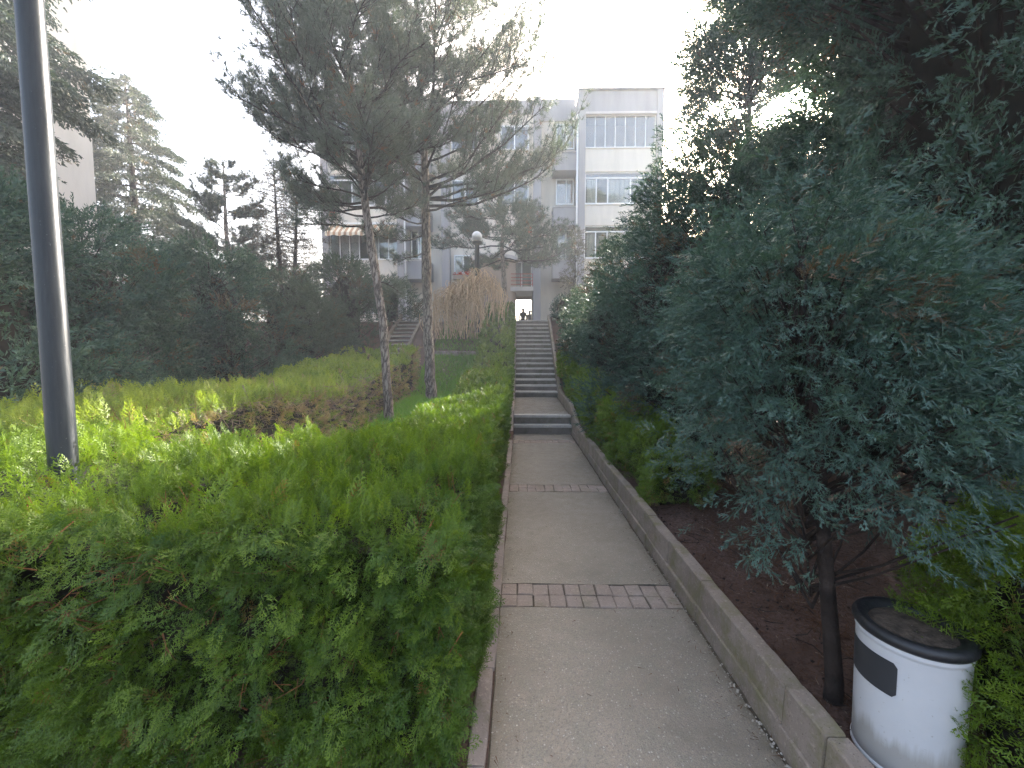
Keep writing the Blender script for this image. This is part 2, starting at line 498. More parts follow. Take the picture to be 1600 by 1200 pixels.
# --- spray templates: flat arrays of thin leaf-shaped pieces, axis along +Y, length 1
class Template:
    def __init__(self):
        self.v = []; self.t = []; self.tip = []
    def leaf(self, a, b, wdt, nrm, t0, t1):
        a = np.array(a, float); b = np.array(b, float)
        d = b - a
        s = np.cross(d, nrm)
        s = s / (np.linalg.norm(s) + 1e-9) * wdt * 0.5
        m = a + d * 0.22
        i = len(self.v)
        self.v += [m + s, m - s, b]
        self.t += [(i, i + 1, i + 2)]
        self.tip += [t0, t0, t1]
    def done(self):
        self.v = np.array(self.v); self.t = np.array(self.t); self.tip = np.array(self.tip)
        return self

def thuja_template(r, pairs, sub, wd, fan=0.5):
    T = Template()
    bend = r.uniform(-0.25, 0.05)
    P = lambda t: np.array([0.06 * math.sin(2.2 * t), t, bend * t * t])
    nz = np.array([0, 0, 1.0])
    for i in range(3):
        T.leaf(P(i / 3 * 0.95), P((i + 1) / 3 * 0.95), wd * 0.8, nz, 0.0, 0.1 + 0.3 * i)
    for i in range(pairs):
        for sg in (-1, 1):
            t = 0.10 + 0.86 * (i + 0.5 * (sg > 0)) / pairs + r.uniform(-0.02, 0.02)
            Ln = fan * (1 - 0.80 * t) * (0.55 + 0.45 * min(1, t * 3.2)) * r.uniform(0.8, 1.15)
            ang = math.radians(56 - 22 * t + r.uniform(-7, 7)) * sg
            d = np.array([math.sin(ang), math.cos(ang), r.uniform(-0.25, 0.15)])
            p = P(t)
            q = p + d * Ln + np.array([0, 0, -0.15 * Ln])
            n2 = nz + np.array([r.uniform(-.3, .3), r.uniform(-.3, .3), 0])
            T.leaf(p, q, wd, n2, 0.15, 0.9)
            for s in range(sub):
                u = 0.22 + 0.62 * (s + 0.5) / max(1, sub)
                for s2 in (-1, 1):
                    a2 = ang + s2 * math.radians(38 + r.uniform(-8, 8))
                    L2 = Ln * 0.42 * (1.1 - 0.6 * u) * r.uniform(0.8, 1.2)
                    d2 = np.array([math.sin(a2), math.cos(a2), r.uniform(-0.3, 0.2)])
                    pp = p + (q - p) * (u + 0.05 * s2)
                    T.leaf(pp, pp + d2 * L2, wd * 0.9, n2, 0.4, 1.0)
    return T.done()

def juniper_template(r, shoots, sub, wd, spread=0.42):
    T = Template()
    bend = r.uniform(-0.1, 0.25)
    P = lambda t: np.array([0, t, bend * t * t])
    for i in range(3):
        T.leaf(P(i / 3), P((i + 1) / 3), wd * 0.9, np.array([math.sin(i), 0, math.cos(i)]), 0.0, 0.1 + 0.25 * i)
    for i in range(shoots):
        t = 0.08 + 0.86 * i / shoots + r.uniform(-0.02, 0.02)
        phi = i * 2.4 + r.uniform(-0.3, 0.3)
        flat = np.array([math.cos(phi), 0, 0.65 * math.sin(phi)])
        a = math.radians(r.uniform(32, 50))
        d = flat * math.sin(a) + np.array([0, math.cos(a), 0.0])
        Ln = spread * (1.05 - 0.65 * t) * r.uniform(0.75, 1.2)
        p = P(t); q = p + d * Ln
        n2 = np.array([r.uniform(-1, 1), r.uniform(-1, 1), r.uniform(-1, 1)])
        T.leaf(p, q, wd, n2, 0.1, 0.95)
        for s in range(sub):
            u = 0.2 + 0.65 * (s + 0.5) / max(1, sub)
            for s2 in (-1, 1):
                d2 = d + s2 * 0.62 * np.cross(d, n2 / np.linalg.norm(n2)) + np.array([r.uniform(-.2, .2), 0.15, r.uniform(-.2, .2)])
                d2 /= np.linalg.norm(d2)
                pp = p + (q - p) * u
                T.leaf(pp, pp + d2 * Ln * 0.40 * (1.15 - 0.6 * u) * r.uniform(.8, 1.2), wd * 0.85, n2, 0.4, 1.0)
    return T.done()

r_ = random.Random(3)
TH = [[thuja_template(r_, 8, 2, 0.030) for _ in range(6)],
      [thuja_template(r_, 8, 1, 0.038) for _ in range(5)],
      [thuja_template(r_, 7, 0, 0.066) for _ in range(5)],
      [thuja_template(r_, 4, 0, 0.15) for _ in range(4)]]
JU = [[juniper_template(r_, 15, 2, 0.030) for _ in range(6)],
      [juniper_template(r_, 13, 1, 0.050) for _ in range(5)],
      [juniper_template(r_, 11, 0, 0.085) for _ in range(5)],
      [juniper_template(r_, 7, 0, 0.14) for _ in range(4)]]

class Sprays:
    """origins, axes, sizes, random values -> one mesh of oriented template copies"""
    def __init__(self):
        self.items = {}
    def put(self, tmpl, o, d, s, rnd, dry, nrm=None):
        self.items.setdefault(id(tmpl), (tmpl, []))[1].append((o, d, s, rnd, dry, nrm if nrm is not None else rng.normal(size=(len(o), 3))))
    def scatter(self, tmpls, o, d, s, rnd, dry, nrm=None):
        k = rng.integers(0, len(tmpls), len(o))
        for i, t in enumerate(tmpls):
            q = k == i
            if q.any():
                self.put(t, o[q], d[q], s[q], rnd[q], dry[q], None if nrm is None else nrm[q])
    def build(self, name, mat, parent=None, kind='stuff'):
        V, T, A, B, D = [], [], [], [], []
        base = 0
        for tmpl, lst in self.items.values():
            o = np.concatenate([x[0] for x in lst]); d = np.concatenate([x[1] for x in lst])
            s = np.concatenate([x[2] for x in lst]); rn = np.concatenate([x[3] for x in lst])
            dr = np.concatenate([x[4] for x in lst]); nn = np.concatenate([x[5] for x in lst])
            d = d / (np.linalg.norm(d, axis=1, keepdims=True) + 1e-9)
            x = np.cross(d, nn); x /= (np.linalg.norm(x, axis=1, keepdims=True) + 1e-9)
            z = np.cross(x, d)
            tv = tmpl.v
            P = (x[:, None, :] * tv[None, :, 0:1] + d[:, None, :] * tv[None, :, 1:2] + z[:, None, :] * tv[None, :, 2:3]) * s[:, None, None] + o[:, None, :]
            N, K = len(o), len(tv)
            V.append(P.reshape(-1, 3))
            T.append((tmpl.t[None] + (np.arange(N) * K)[:, None, None]).reshape(-1, 3) + base)
            A.append(np.repeat(rn, K)); D.append(np.repeat(dr, K)); B.append(np.tile(tmpl.tip, N))
            base += N * K
        V = np.concatenate(V); T = np.concatenate(T)
        TRI_COUNT[0] += len(T)
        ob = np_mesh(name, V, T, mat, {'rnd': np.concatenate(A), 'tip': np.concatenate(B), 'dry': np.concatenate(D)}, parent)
        if kind:
            ob['kind'] = kind
        return ob

_nd = rng.normal(size=(9, 3)); _nd /= np.linalg.norm(_nd, axis=1, keepdims=True)
_np = rng.uniform(0, 6.28, 9)
def wob(p, freq=1.0):
    """smooth 3-d wobble about -1..1"""
    p = np.asarray(p, float)
    out = 0
    for i in range(9):
        f = freq * (0.7 + 0.22 * i)
        out = out + np.sin(p @ _nd[i] * f + _np[i])
    return out / 3.6

CAM = np.array([0, 0, 1.6])

# ------------------------------------------------------------------ ground
RISE0, NSTEP = 11.62, 16
STEP_RISE, STEP_RUN = 0.159, 0.2875
def prof(y):
    return np.interp(y, [-50, 8.4, 8.75, 11.62, 16.22, 60, 200], [0, 0, 0.37, 0.45, 3.0, 3.0, 2.2])
def gsoft(y):
    return np.interp(y, [-50, 7.4, 9.6, 11.5, 13.2, 16.4, 60, 200], [0, 0, 0.33, 0.46, 1.25, 3.0, 3.0, 2.2])
def ground_z(x, y):
    x = np.asarray(x, float); y = np.asarray(y, float)
    z = gsoft(y)
    right = np.clip((x - 1.15) / 0.02, 0, 1)
    z = z + right * (0.17 + 0.02 * np.sin(x * 3 + y * 2.1) + 0.03 * np.clip(x - 1.4, 0, 3))
    strip = (x > -0.125) & (x < 1.16)
    z = np.where(strip, np.minimum(prof(y), z) - 0.12 - 0.25 * ((y > 11.5) & (y < 16.4)), z)
    left = np.clip((-0.2 - x) / 0.3, 0, 1)
    z = z + left * 0.02 * np.sin(x * 2.3 + 1.1 * y)
    return z

xs = np.unique(np.concatenate([[-300, -150, -80, -50, -35, -25], np.linspace(-18, -3.5, 30), np.linspace(-3.3, -0.2, 22), [-0.126, -0.124, 0.2, 0.7, 1.159, 1.165, 1.175],
                               np.linspace(1.2, 4, 29), np.linspace(4.4, 14, 20), [20, 30, 50, 80, 150, 300]]))
ys = np.unique(np.concatenate([[-120, -50, -20, -8, -4, -2], np.linspace(-1, 8, 73), np.linspace(8.2, 17, 72), np.linspace(17.5, 40, 16), [50, 70, 110, 170, 300, 600]]))
gx, gy = np.meshgrid(xs, ys)
gz = ground_z(gx, gy)
gv = np.stack([gx, gy, gz], -1).reshape(-1, 3)
nx = len(xs)
ii = (np.arange(len(ys) - 1)[:, None] * nx + np.arange(nx - 1)[None]).ravel()
gt = np.concatenate([np.stack([ii, ii + 1, ii + nx + 1], -1), np.stack([ii, ii + nx + 1, ii + nx], -1)])
g = np_mesh('ground', gv, gt, M['soil'])
tag(g, kind='structure')

# forecourt paving in front of and under the building
fc = MB().box(-30, 30, 16.75, 60, 2.6, 3.012).build('pavement', M['paving'])
tag(fc, kind='structure')

# ------------------------------------------------------------------ path, paver rows, kerbs, steps
path = setting('path')
XL, XR = -0.12, 1.052
ROWS = [(2.53, 2.795), (4.78, 5.045), (7.52, 7.80)]
def slab(y0, y1, z0=-0.1, z1=0.0, zend=None):
    """one cast slab with slightly uneven edges, subdivided so it can be slightly uneven"""
    n = max(3, int((y1 - y0) / 0.12)); k = 9
    vs, fs = [], []
    for j in range(n + 1):
        for i in range(k + 1):
            x = XL + (XR - XL) * i / k; y = y0 + (y1 - y0) * j / n
            zz = z1 if zend is None else z1 + (zend - z1) * j / n
            if i in (0, k): x += random.uniform(-0.006, 0.004); zz -= 0.006
            if j in (0, n): y += random.uniform(-0.003, 0.003); zz -= 0.003
            vs.append((x, y, zz + 0.003 * math.sin(x * 5 + y * 3.1)))
    for j in range(n):
        for i in range(k):
            a = j * (k + 1) + i
            fs.append((a, a + 1, a + k + 2, a + k + 1))
    m = MB().add(vs, fs)
    b = len(m.v)
    m.box(XL + 0.004, XR - 0.004, y0 + 0.004, y1 - 0.004, z0, min(z1, zend or z1) - 0.012)
    return m.build('concrete_slab', M['path'], path, smooth=True)
slab(-1.5, ROWS[0][0] - 0.006)
slab(ROWS[0][1] + 0.006, ROWS[1][0] - 0.006)
slab(ROWS[1][1] + 0.006, ROWS[2][0] - 0.006)
slab(ROWS[2][1] + 0.006, 8.4)
slab(8.745, 11.62, 0.1, 0.372, 0.45)
MB().box(XL - .006, 1.085, -1.5, 8.39, -0.11, -0.014).build('joint_bed', M['dirt_joint'], path)
brick_meshes = []
for k in range(6):
    m = MB().bbox(-0.0508, 0.0508, -0.0632, 0.0632, -0.05, 0.0, 0.005, 0.0022)
    o = m.build('brick', M['brick'], path); brick_meshes.append(o.data)
    bpy.data.objects.remove(o)
for (y0, y1) in ROWS:
    ncol = 11
    for rr in range(2):
        for c_ in range(ncol):
            o = bpy.data.objects.new('brick', random.choice(brick_meshes))
            wd = (XR - XL) / ncol
            o.location = (XL + wd * (c_ + 0.5) + random.uniform(-.003, .003), y0 + (y1 - y0) * (0.25 + 0.5 * rr) + random.uniform(-.003, .003), random.uniform(-0.006, 0.003))
            o.rotation_euler = (random.uniform(-.015, .015), random.uniform(-.015, .015), random.uniform(-.02, .02) + (math.pi if random.random() < .5 else 0))
            link(o, path)

kerb = tag(bpy.data.objects.new('kerb', None), kind='structure'); C.objects.link(kerb)
def kerb_stone(y0, y1, za0, za1, zb0, zb1, x0, x1, lean, mat, b=0.008, nm='kerb_stone'):
    """a stone from y0 to y1; za = bottom z at each end, zb = top z at each end"""
    j = lambda a=0.003: random.uniform(-a, a)
    m = MB(); vs = []
    dx = j(0.005); dz = j(0.005)
    n = 4
    for i in range(n + 1):
        t = i / n; y = y0 + (y1 - y0) * t
        e = 0.004 if i in (0, n) else 0
        zb = zb0 + (zb1 - zb0) * t + dz - e; za = za0 + (za1 - za0) * t
        vs += [(x0 + dx + e, y, za), (x0 + dx + lean + e + j(.0015), y, zb - b), (x0 + dx + lean + b + j(.002), y, zb + j(.001)), (x1 + dx - b, y, zb + j(.001)), (x1 + dx - e, y, zb - b), (x1 + dx, y, za)]
    fs = []
    for i in range(n):
        for k in range(5):
            fs.append((i * 6 + k, (i + 1) * 6 + k, (i + 1) * 6 + k + 1, i * 6 + k + 1))
    fs += [tuple(range(6)), tuple(n * 6 + k for k in range(6))[::-1]]
    return m.add(vs, fs).build(nm, mat, kerb)
# right kerb: a footing course and upstanding stones
y = -1.0
cuts = [-1.0, -0.5, 0.0, 0.45, 0.92, 1.40, 1.62, 1.87, 2.42, 2.95]
while cuts[-1] < 16.2:
    cuts.append(cuts[-1] + random.choice([0.5, 0.5, 0.52, 0.48, 0.55]))
def kerb_top(y):
    return float(np.interp(y, [-9, 7.9, 8.9, 11.4, 11.9, 16.2, 17], [0.25, 0.25, 0.58, 0.64, 0.86, 3.24, 3.26]))
for a, b_ in zip(cuts[:-1], cuts[1:]):
    kerb_stone(a + 0.003, b_ - 0.003, float(prof(a)) + 0.02, float(prof(b_)) + 0.02, kerb_top(a), kerb_top(b_), 1.082, 1.178, 0.012, M['kerb'])
    if a < 8.2:
        kerb_stone(a, b_, -0.1, -0.1, 0.085, 0.085, 1.068, 1.17, 0.006, M['kerb'], 0.006, 'kerb_footing')
    else:
        kerb_stone(a, b_, float(prof(a)) - 0.3, float(prof(b_)) - 0.3, float(prof(a)) + 0.02, float(prof(b_)) + 0.02, 1.084, 1.176, 0.0, M['kerb'], 0.006, 'kerb_footing')
# left kerb: narrow, almost flush
cuts = [-1.0]
while cuts[-1] < 16.1:
    cuts.append(cuts[-1] + random.choice([0.5, 0.52, 0.98]))
for a, b_ in zip(cuts[:-1], cuts[1:]):
    up = lambda q: float(np.interp(q, [-9, 7.9, 8.8, 11.5, 11.8, 16.2], [0.025, 0.025, 0.40, 0.48, 0.62, 3.06]))
    kerb_stone(a + 0.002, b_ - 0.002, up(a) - 0.3, up(b_) - 0.3, up(a), up(b_), -0.205, -0.128, 0.0, M['kerb_cap'])

def stairs(label_parent, x0, x1, ystart, zstart, nst, rise, run):
    for i in range(nst):
        y0 = ystart + i * run; z1 = zstart + (i + 1) * rise
        jz = random.uniform(-.004, .004)
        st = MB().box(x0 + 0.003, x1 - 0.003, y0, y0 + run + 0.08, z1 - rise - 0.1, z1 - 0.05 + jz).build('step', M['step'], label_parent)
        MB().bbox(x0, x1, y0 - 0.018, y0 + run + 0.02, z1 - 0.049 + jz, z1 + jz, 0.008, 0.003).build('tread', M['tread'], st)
steps = setting('stairs')
for i, (y0, z0) in enumerate(((8.40, 0.0), (8.58, 0.186))):
    st = MB().box(XL, XR + 0.022, y0, y0 + 0.4, z0 - 0.1, z0 + 0.13).build('step', M['step'], steps)
    MB().bbox(XL, XR + 0.022, y0 - 0.012, y0 + (0.182 if i == 0 else 0.165), z0 + 0.131, z0 + 0.186, 0.008, 0.002).build('tread', M['tread'], st)
stairs(steps, XL, XR + 0.026, RISE0, 0.45, NSTEP, STEP_RISE, STEP_RUN)
# second flight further left
steps2 = setting('stairs')
stairs(steps2, -4.75, -3.95, 12.2, 0.62, 15, STEP_RISE, STEP_RUN)
for k in range(9):
    a = 12.2 + k * 0.5
    z = 0.62 + (a - 12.2) / STEP_RUN * STEP_RISE
    m = MB()
    dz = 0.5 / STEP_RUN * STEP_RISE
    for (xa, xb) in ((-4.87, -4.76), (-3.94, -3.84)):
        m.add([(xa, a, z - .6), (xb, a, z - .6), (xb, a + .496, z + dz - .6), (xa, a + .496, z + dz - .6), (xa, a, z + .22), (xb, a, z + .22), (xb, a + .496, z + dz + .22), (xa, a + .496, z + dz + .22)],
              [(0, 3, 2, 1), (4, 5, 6, 7), (0, 1, 5, 4), (1, 2, 6, 5), (2, 3, 7, 6), (3, 0, 4, 7)])
    m.build('side_kerb', M['kerb'], steps2)

# ------------------------------------------------------------------ buildings
def at(u, v, Y):
    """where the line of sight of photo pixel (u, v) meets the facade plane y = Y"""
    x = (u - 800) / F_PX; yy = (600 - v) / F_PX
    fw = math.cos(PITCH) + yy * math.sin(PITCH); up = yy * math.cos(PITCH) - math.sin(PITCH)
    rx = x * math.cos(YAW) - fw * math.sin(YAW); ry = x * math.sin(YAW) + fw * math.cos(YAW)
    return rx * Y / ry, 1.6 + up * Y / ry

apt = thing('apartment_building', 'cream and grey four storey apartment block at the top of the stairs', 'building', (0, 0, 0))
part = lambda nm, mat, x0, x1, y0, y1, z0, z1: MB().box(x0, x1, y0, y1, z0, z1).build(nm, mat, apt)

def window(parent, x0, x1, z0, z1, y, mull=(), transom=None, curtain=(), fw=0.055, mf=None, glass=True, back=None):
    """frame bars, one pane per light, curtains behind some of the lights"""
    m = MB()
    m.box(x0, x1, y, y + .07, z1 - fw, z1); m.box(x0, x1, y, y + .07, z0, z0 + fw)
    m.box(x0, x0 + fw, y, y + .07, z0 + fw, z1 - fw); m.box(x1 - fw, x1, y, y + .07, z0 + fw, z1 - fw)
    zt = z1 - fw
    if transom:
        zt = transom
        m.box(x0 + fw, x1 - fw, y + .004, y + .066, zt - fw * .5, zt + fw * .5)
        zt -= fw * .5
    for q in mull:
        m.box(q - fw * .5, q + fw * .5, y + .008, y + .062, z0 + fw, zt)
    wdw = m.build('window', mf or M['white'], parent)
    xsn = [x0 + fw] + list(mull) + [x1 - fw]
    for i in range(len(xsn) - 1):
        MB().box(xsn[i] + .002, xsn[i + 1] - .002, y + .03, y + .036, z0 + fw, zt).build('pane', M['glass'], wdw)
        if i in curtain:
            n = 14; vs = []; fs = []
            xa, xb = xsn[i] + (0.1 if i == 0 else 0.02), xsn[i + 1] - 0.02
            for k in range(n + 1):
                xx = xa + (xb - xa) * k / n
                yy = y + .12 + .018 * math.sin(k * 2.1)
                vs += [(xx, yy, z0 + .02), (xx, yy, zt)]
            for k in range(n):
                fs.append((2 * k, 2 * k + 2, 2 * k + 3, 2 * k + 1))
            MB().add(vs, fs).build('curtain', M['curtain'], wdw)
    if transom:
        MB().box(x0 + fw, x1 - fw, y + .03, y + .036, zt + fw, z1 - fw).build('pane', M['glass'], wdw)
    if back:
        MB().box(x0 + .01, x1 - .01, y + .07 + back, y + .08 + back, z0, z1).build('dark_room_back', M['inside'], wdw)  # dark board close behind the glass, its colour stands for an unlit room
    return wdw

YT = 21.0
cx = at(766, 300, YT)[0]
tw0, tw1 = at(903, 300, YT)[0], at(1033.5, 300, YT)[0]       # right tower outline
Zt = lambda v: at(966, v, YT)[1]
zs_top, zs_par = Zt(142), Zt(179)
floors = [(Zt(230), zs_par), (Zt(318), Zt(268)), (Zt(403), Zt(352)), (Zt(488), Zt(437))]   # (sill, head)
G0 = 3.0
def tower(x0, x1, kinds, mirror):
    pw = 0.33
    part('pier', M['grey'], x0, x0 + pw, YT - .12, 25, G0, zs_top)
    part('pier', M['grey'], x1 - pw, x1, YT - .12, 25, G0, zs_top)
    xa, xb = x0 + pw, x1 - pw
    part('parapet', M['grey'], xa, xb, YT - .06, YT + .2, zs_par + 0.10, zs_top - 0.03)
    part('coping', M['grey'], x0 - .04, x1 + .04, YT - .17, YT + .25, zs_top, zs_top + .07)
    part('lintel', M['pale'], xa, xb, YT - .1, YT + .2, zs_par, zs_par + .10)
    part('roof', M['grey'], xa, xb, YT + .2, 25, zs_top - .6, zs_top - .3)
    part('dark_room_back', M['inside'], xa, xb, YT + 1.9, YT + 2.0, G0, zs_top - .6)
    prev = None
    for i, (sill, head) in enumerate(floors):
        below = floors[i + 1][1] if i + 1 < len(floors) else G0
        part('spandrel', M['cream'], xa, xb, YT, YT + .2, below, sill - .05)
        part('sill', M['white'], xa, xb, YT - .05, YT + .2, sill - .05, sill)
        part('floor_slab', M['inside'], xa, xb, YT + .2, YT + 1.9, below + .05, below + .28)
        wx = xb - xa
        if kinds[i] == 'glazed':
            mull = [xa + wx * k / 7 for k in range(1, 7)]
            window(apt, xa, xb, sill, head, YT + .06, mull, None, (1, 2, 4) if mirror else (), 0.035)
            if not mirror:
                for (fx, fw_, hh) in ((0.40, 0.13, 0.55), (0.72, 0.16, 0.42), (0.1, .1, .35)):
                    part('cupboard', M['inside'], xa + wx * fx, xa + wx * (fx + fw_), YT + .9, YT + 1.3, sill - .3, sill + hh)
        else:
            ms = [0.17, 0.335, 0.66]
            if mirror: ms = [1 - q for q in ms][::-1]
            window(apt, xa, xb, sill, head, YT + .06, [xa + wx * q for q in ms], head - (head - sill) * .18, (0, 2) if not mirror else (1, 3), 0.06)
tower(tw0, tw1, ('glazed', 'plain', 'plain', 'plain'), False)
lt0, lt1 = 2 * cx - tw1, 2 * cx - tw0
tower(lt0, lt1, ('glazed', 'plain', 'glazed', 'plain'), True)

# downpipes at the inner corners of the towers
for xx in (tw0 - .05, lt1 + .05):
    MB().tube([(xx, YT - .05, G0), (xx, YT - .05, zs_par)], 0.045, 8).build('downpipe', M['white'], apt, True)

# recessed walls between towers and the centre bay
YR = 22.3
pr0, pr1 = at(833, 400, 21.6)[0], at(845, 400, 21.6)[0]
pl0, pl1 = 2 * cx - pr1, 2 * cx - pr0
z_low = at(860, 156, YR)[1]
Zr = lambda v: at(880, v, YR)[1]
part('pier', M['grey'], pr0, pr1, 21.5, 25, G0, z_low - .3)
part('pier', M['grey'], pl0, pl1, 21.5, 25, G0, z_low - .3)
part('wall', M['cream'], pr1, tw0, YR, YR + .25, G0, Zr(190))
part('wall', M['cream'], lt1, pl0, YR, YR + .25, G0, Zr(190))
part('parapet', M['grey'], pr1, tw0, YR - .08, YR + .25, Zr(190), z_low)
part('parapet', M['grey'], lt1, pl0, YR - .08, YR + .25, Zr(190), z_low)
for (vs_, vh) in ((236, 197), (322, 282), (405, 360)):
    xa, xb = at(868, 300, YR)[0], tw0 - .06
    for mir in (False, True):
        a, b_ = (xa, xb) if not mir else (2 * cx - xb, 2 * cx - xa)
        window(apt, a, b_, Zr(vs_) - 0.0, Zr(vh), YR - .2, [a + (b_ - a) * (.58 if not mir else .42)], None, (0,) if not mir else (1,), 0.06, back=0.02)
        bx0, bx1 = (at(864.5, 330, 21.3)[0], tw0 - .004) if not mir else (lt1 + .004, 2 * cx - at(864.5, 330, 21.3)[0])
        zb1, zb0 = at(880, vs_, 21.3)[1], at(880, vs_ + 30, 21.3)[1]
        part('balcony', M['grey'], bx0, bx1, 21.3, YR - .001, zb0, zb1 - .05)
        part('balcony_coping', M['pale'], bx0 - .03, bx1, 21.26, YR - .002, zb1 - .049, zb1)

# centre bay with the passage through the ground floor
YC = 22.0
pz = at(820, 458, YC)[1]                 # passage ceiling
px0 = at(798, 470, YC)[0]
part('wall', M['cream'], pl1, px0, YC, YC + .3, G0, z_low - .9)
part('wall', M['cream'], px0, pr0, YC, YC + .3, pz + 1.75, z_low - .9)
part('parapet', M['grey'], pl1, pr0, YC - .06, YC + .3, z_low - .9, z_low - .2)
part('passage_wall', M['pale'], px0 - .25, px0, YC + .3, 24.6, G0, pz)
part('passage_wall', M['beige'], pr0 + .02, pr0 + .3, 23.6, 24.6, G0, pz)
part('passage_ceiling', M['beige'], px0 - .25, pr0 + .3, YC + 1.2, 24.6, pz, pz + .2)
part('wall', M['grey'], lt0 + .1, px0 - .26, 25.0, 33.9, G0, z_low - .4)
part('wall', M['grey'], pr0 + .31, tw1 - .1, 25.01, 33.9, G0, z_low - .4)
part('wall', M['grey'], px0 - .26, pr0 + .31, 23.9, 24.5, pz + .21, z_low - .5)
# balcony over the passage
part('balcony', M['pale'], px0 - .1, pr0 - .002, YC - .75, YC + 1.2, pz + .003, pz + .22)
bw = window(apt, px0 + .05, pr0 - .02, pz + .24, pz + 1.72, YC + .3, [(px0 + pr0) / 2], None, (0,), .06, back=0.3)
m = MB()
zr0, zr1 = pz + .22, at(820, 428, YC - .7)[1]
for k in range(4):
    zz = zr0 + .12 + (zr1 - zr0 - .12) * k / 3
    m.box(px0 - .08, pr0 - .01, YC - .72, YC - .69, zz - .015, zz + .015)
for q in (0, .5, 1):
    xx = px0 - .06 + (pr0 - .04 - px0 + .06) * q
    m.box(xx - .017, xx + .017, YC - .726, YC - .686, zr0, zr1 + .01)
m.build('railing', M['rail'], apt)
# rounded stair drum and its flat roof
dc = (at(771, 430, 21.6)[0], YC)
dr = at(806, 430, 21.6)[0] - dc[0]
zd = at(770, 404, 21.0)[1]
MB().lathe([(dr, G0), (dr, zd)], 28, dc, math.pi, 2 * math.pi).build('stair_drum', M['beige'], apt, True)
MB().lathe([(dr - .02, zd + .003), (dr + .12, zd + .003), (dr + .12, zd + .2), (dr - .02, zd + .22), (0.01, zd + .24)], 28, dc, math.pi, 2 * math.pi).build('drum_roof', M['pale'], apt, False)
# windows of the centre bay
zw = [(at(720, 428, YC)[1], at(720, 399, YC)[1])]
wxa, wxb = at(710, 410, YC)[0], at(736, 410, YC)[0]
window(apt, wxa, wxb, zw[0][0], zw[0][1], YC - .1, [(wxa * .45 + wxb * .55)], None, (), .06, back=0.01)
for (va, vb) in ((322, 282), (236, 198)):
    for (ua, ub) in ((706, 748), (782, 826)):
        xa, xb = at(ua, 300, YC)[0], at(ub, 300, YC)[0]
        window(apt, xa, xb, at(766, va, YC)[1], at(766, vb, YC)[1], YC - .1, [(xa + xb) / 2], None, (0,), .06, back=0.01)
# striped awning on the left tower
a0, a1 = lt0 + .36, lt1 - .36
za1, za0 = at(560, 349, 20.7)[1], at(560, 361, 20.3)[1]
vs, fs = [], []
n = 24
for k in range(n + 1):
    x = a0 + (a1 - a0) * k / n
    vs += [(x, YT - .01, za1), (x, YT - .55, za0), (x, YT - .56, za0 - .16 - .03 * math.sin(k * 1.6))]
for k in range(n):
    fs += [(3 * k, 3 * k + 1, 3 * k + 4, 3 * k + 3), (3 * k + 1, 3 * k + 2, 3 * k + 5, 3 * k + 4)]
aw = MB().add(vs, fs).build('awning', M['awning'], apt)
MB().tube([(a0, YT - .10, za1 + .04), (a1, YT - .10, za1 + .04)], .06, 8).build('awning_roller', M['white'], aw, True)
zc = at(510, 290, 20.5)[1]
MB().bbox(lt0 + .05, lt0 + .95, YT - .42, YT - .125, zc - .12, zc + .12, .04).build('awning_box', M['cream'], apt)

# flower box with red flowers
fb = thing('flower_box', 'flower box with red blooms under the dark centre window', 'flower box', (at(722, 432, 21.6)[0], 21.75, at(722, 432, 21.6)[1]))
MB().bbox(-.48, .48, -.1, .1, -.12, .1, .01).build('box', M['beige'], fb)
v_, t_ = [], []
for k in range(220):
    p = np.array([random.uniform(-.5, .5), random.uniform(-.14, .12), .1 + abs(random.gauss(0, .09))])
    i = len(v_); d = rng.normal(size=(3, 3)) * .035
    v_ += [p + d[0], p + d[1], p + d[2]]; t_.append((i, i + 1, i + 2))
f_ = np_mesh('flowers', np.array(v_), np.array(t_), M['red_leaf'], None, fb); f_['kind'] = 'stuff'
# flags
def flag(name, label, u, v, Y, wdt, hgt):
    x, z = at(u, v, Y)
    t = thing(name, label, 'flag', (x, Y, z))
    vs, fs = [], []
    for i in range(9):
        for j in range(7):
            vs.append((-wdt / 2 + wdt * i / 8, .04 * math.sin(i * 1.1 + j * .4), hgt * j / 6 - .06 * math.sin(i * .5) * (j / 6)))
    for i in range(8):
        for j in range(6):
            a = i * 7 + j; fs.append((a, a + 7, a + 8, a + 1))
    MB().add(vs, fs).build('cloth', M['flag'], t, True)
    MB().tube([(-wdt / 2 - .02, .02, hgt + .01), (wdt / 2 + .02, .02, hgt + .01)], .012, 6).build('rod', M['white'], t)
flag('flag', 'small red flag hanging on the left tower above the striped awning', 519, 339, 20.8, .30, .45)
flag('flag', 'small red flag beside the grey pier over the passage', 827, 367, 21.3, .26, .42)

# gate at the far end of the passage
gt_ = thing('gate', 'thin barred gate at the far end of the passage', 'gate', ((px0 + pr0) / 2, 33.5, 3.02))
hw = (pr0 - px0) / 2 - .02
m = MB()
for k in range(7):
    xx = -hw + 2 * hw * k / 6
    m = MB().box(xx - .014, xx + .014, -.014, .014, 0.05, 1.55)
    m.build('bar', M['panel'], gt_)
MB().box(-hw, hw, -.02, .02, 1.55, 1.6).box(-hw, hw, -.02, .02, 0.0, .05).build('rail', M['panel'], gt_)

# plain cream tower block far left, behind the cedars
fb_ = thing('apartment_building', 'plain cream gable of a taller block behind the left cedar', 'building', (-16.0, 15.6, 0), None, math.radians(47))
MB().box(-14, 0, 0, 12.5, -1, 17.5).build('wall', M['cream_far'], fb_)
MB().box(-14.1, .12, -.12, 12.6, 17.5, 17.8).build('roof', M['grey'], fb_)
for k in range(5):
    m = window(fb_, -9.2, -7.6, 3.2 + 2.85 * k, 4.6 + 2.85 * k, -.08, [-8.4], None, (0,), .06, back=0.005)
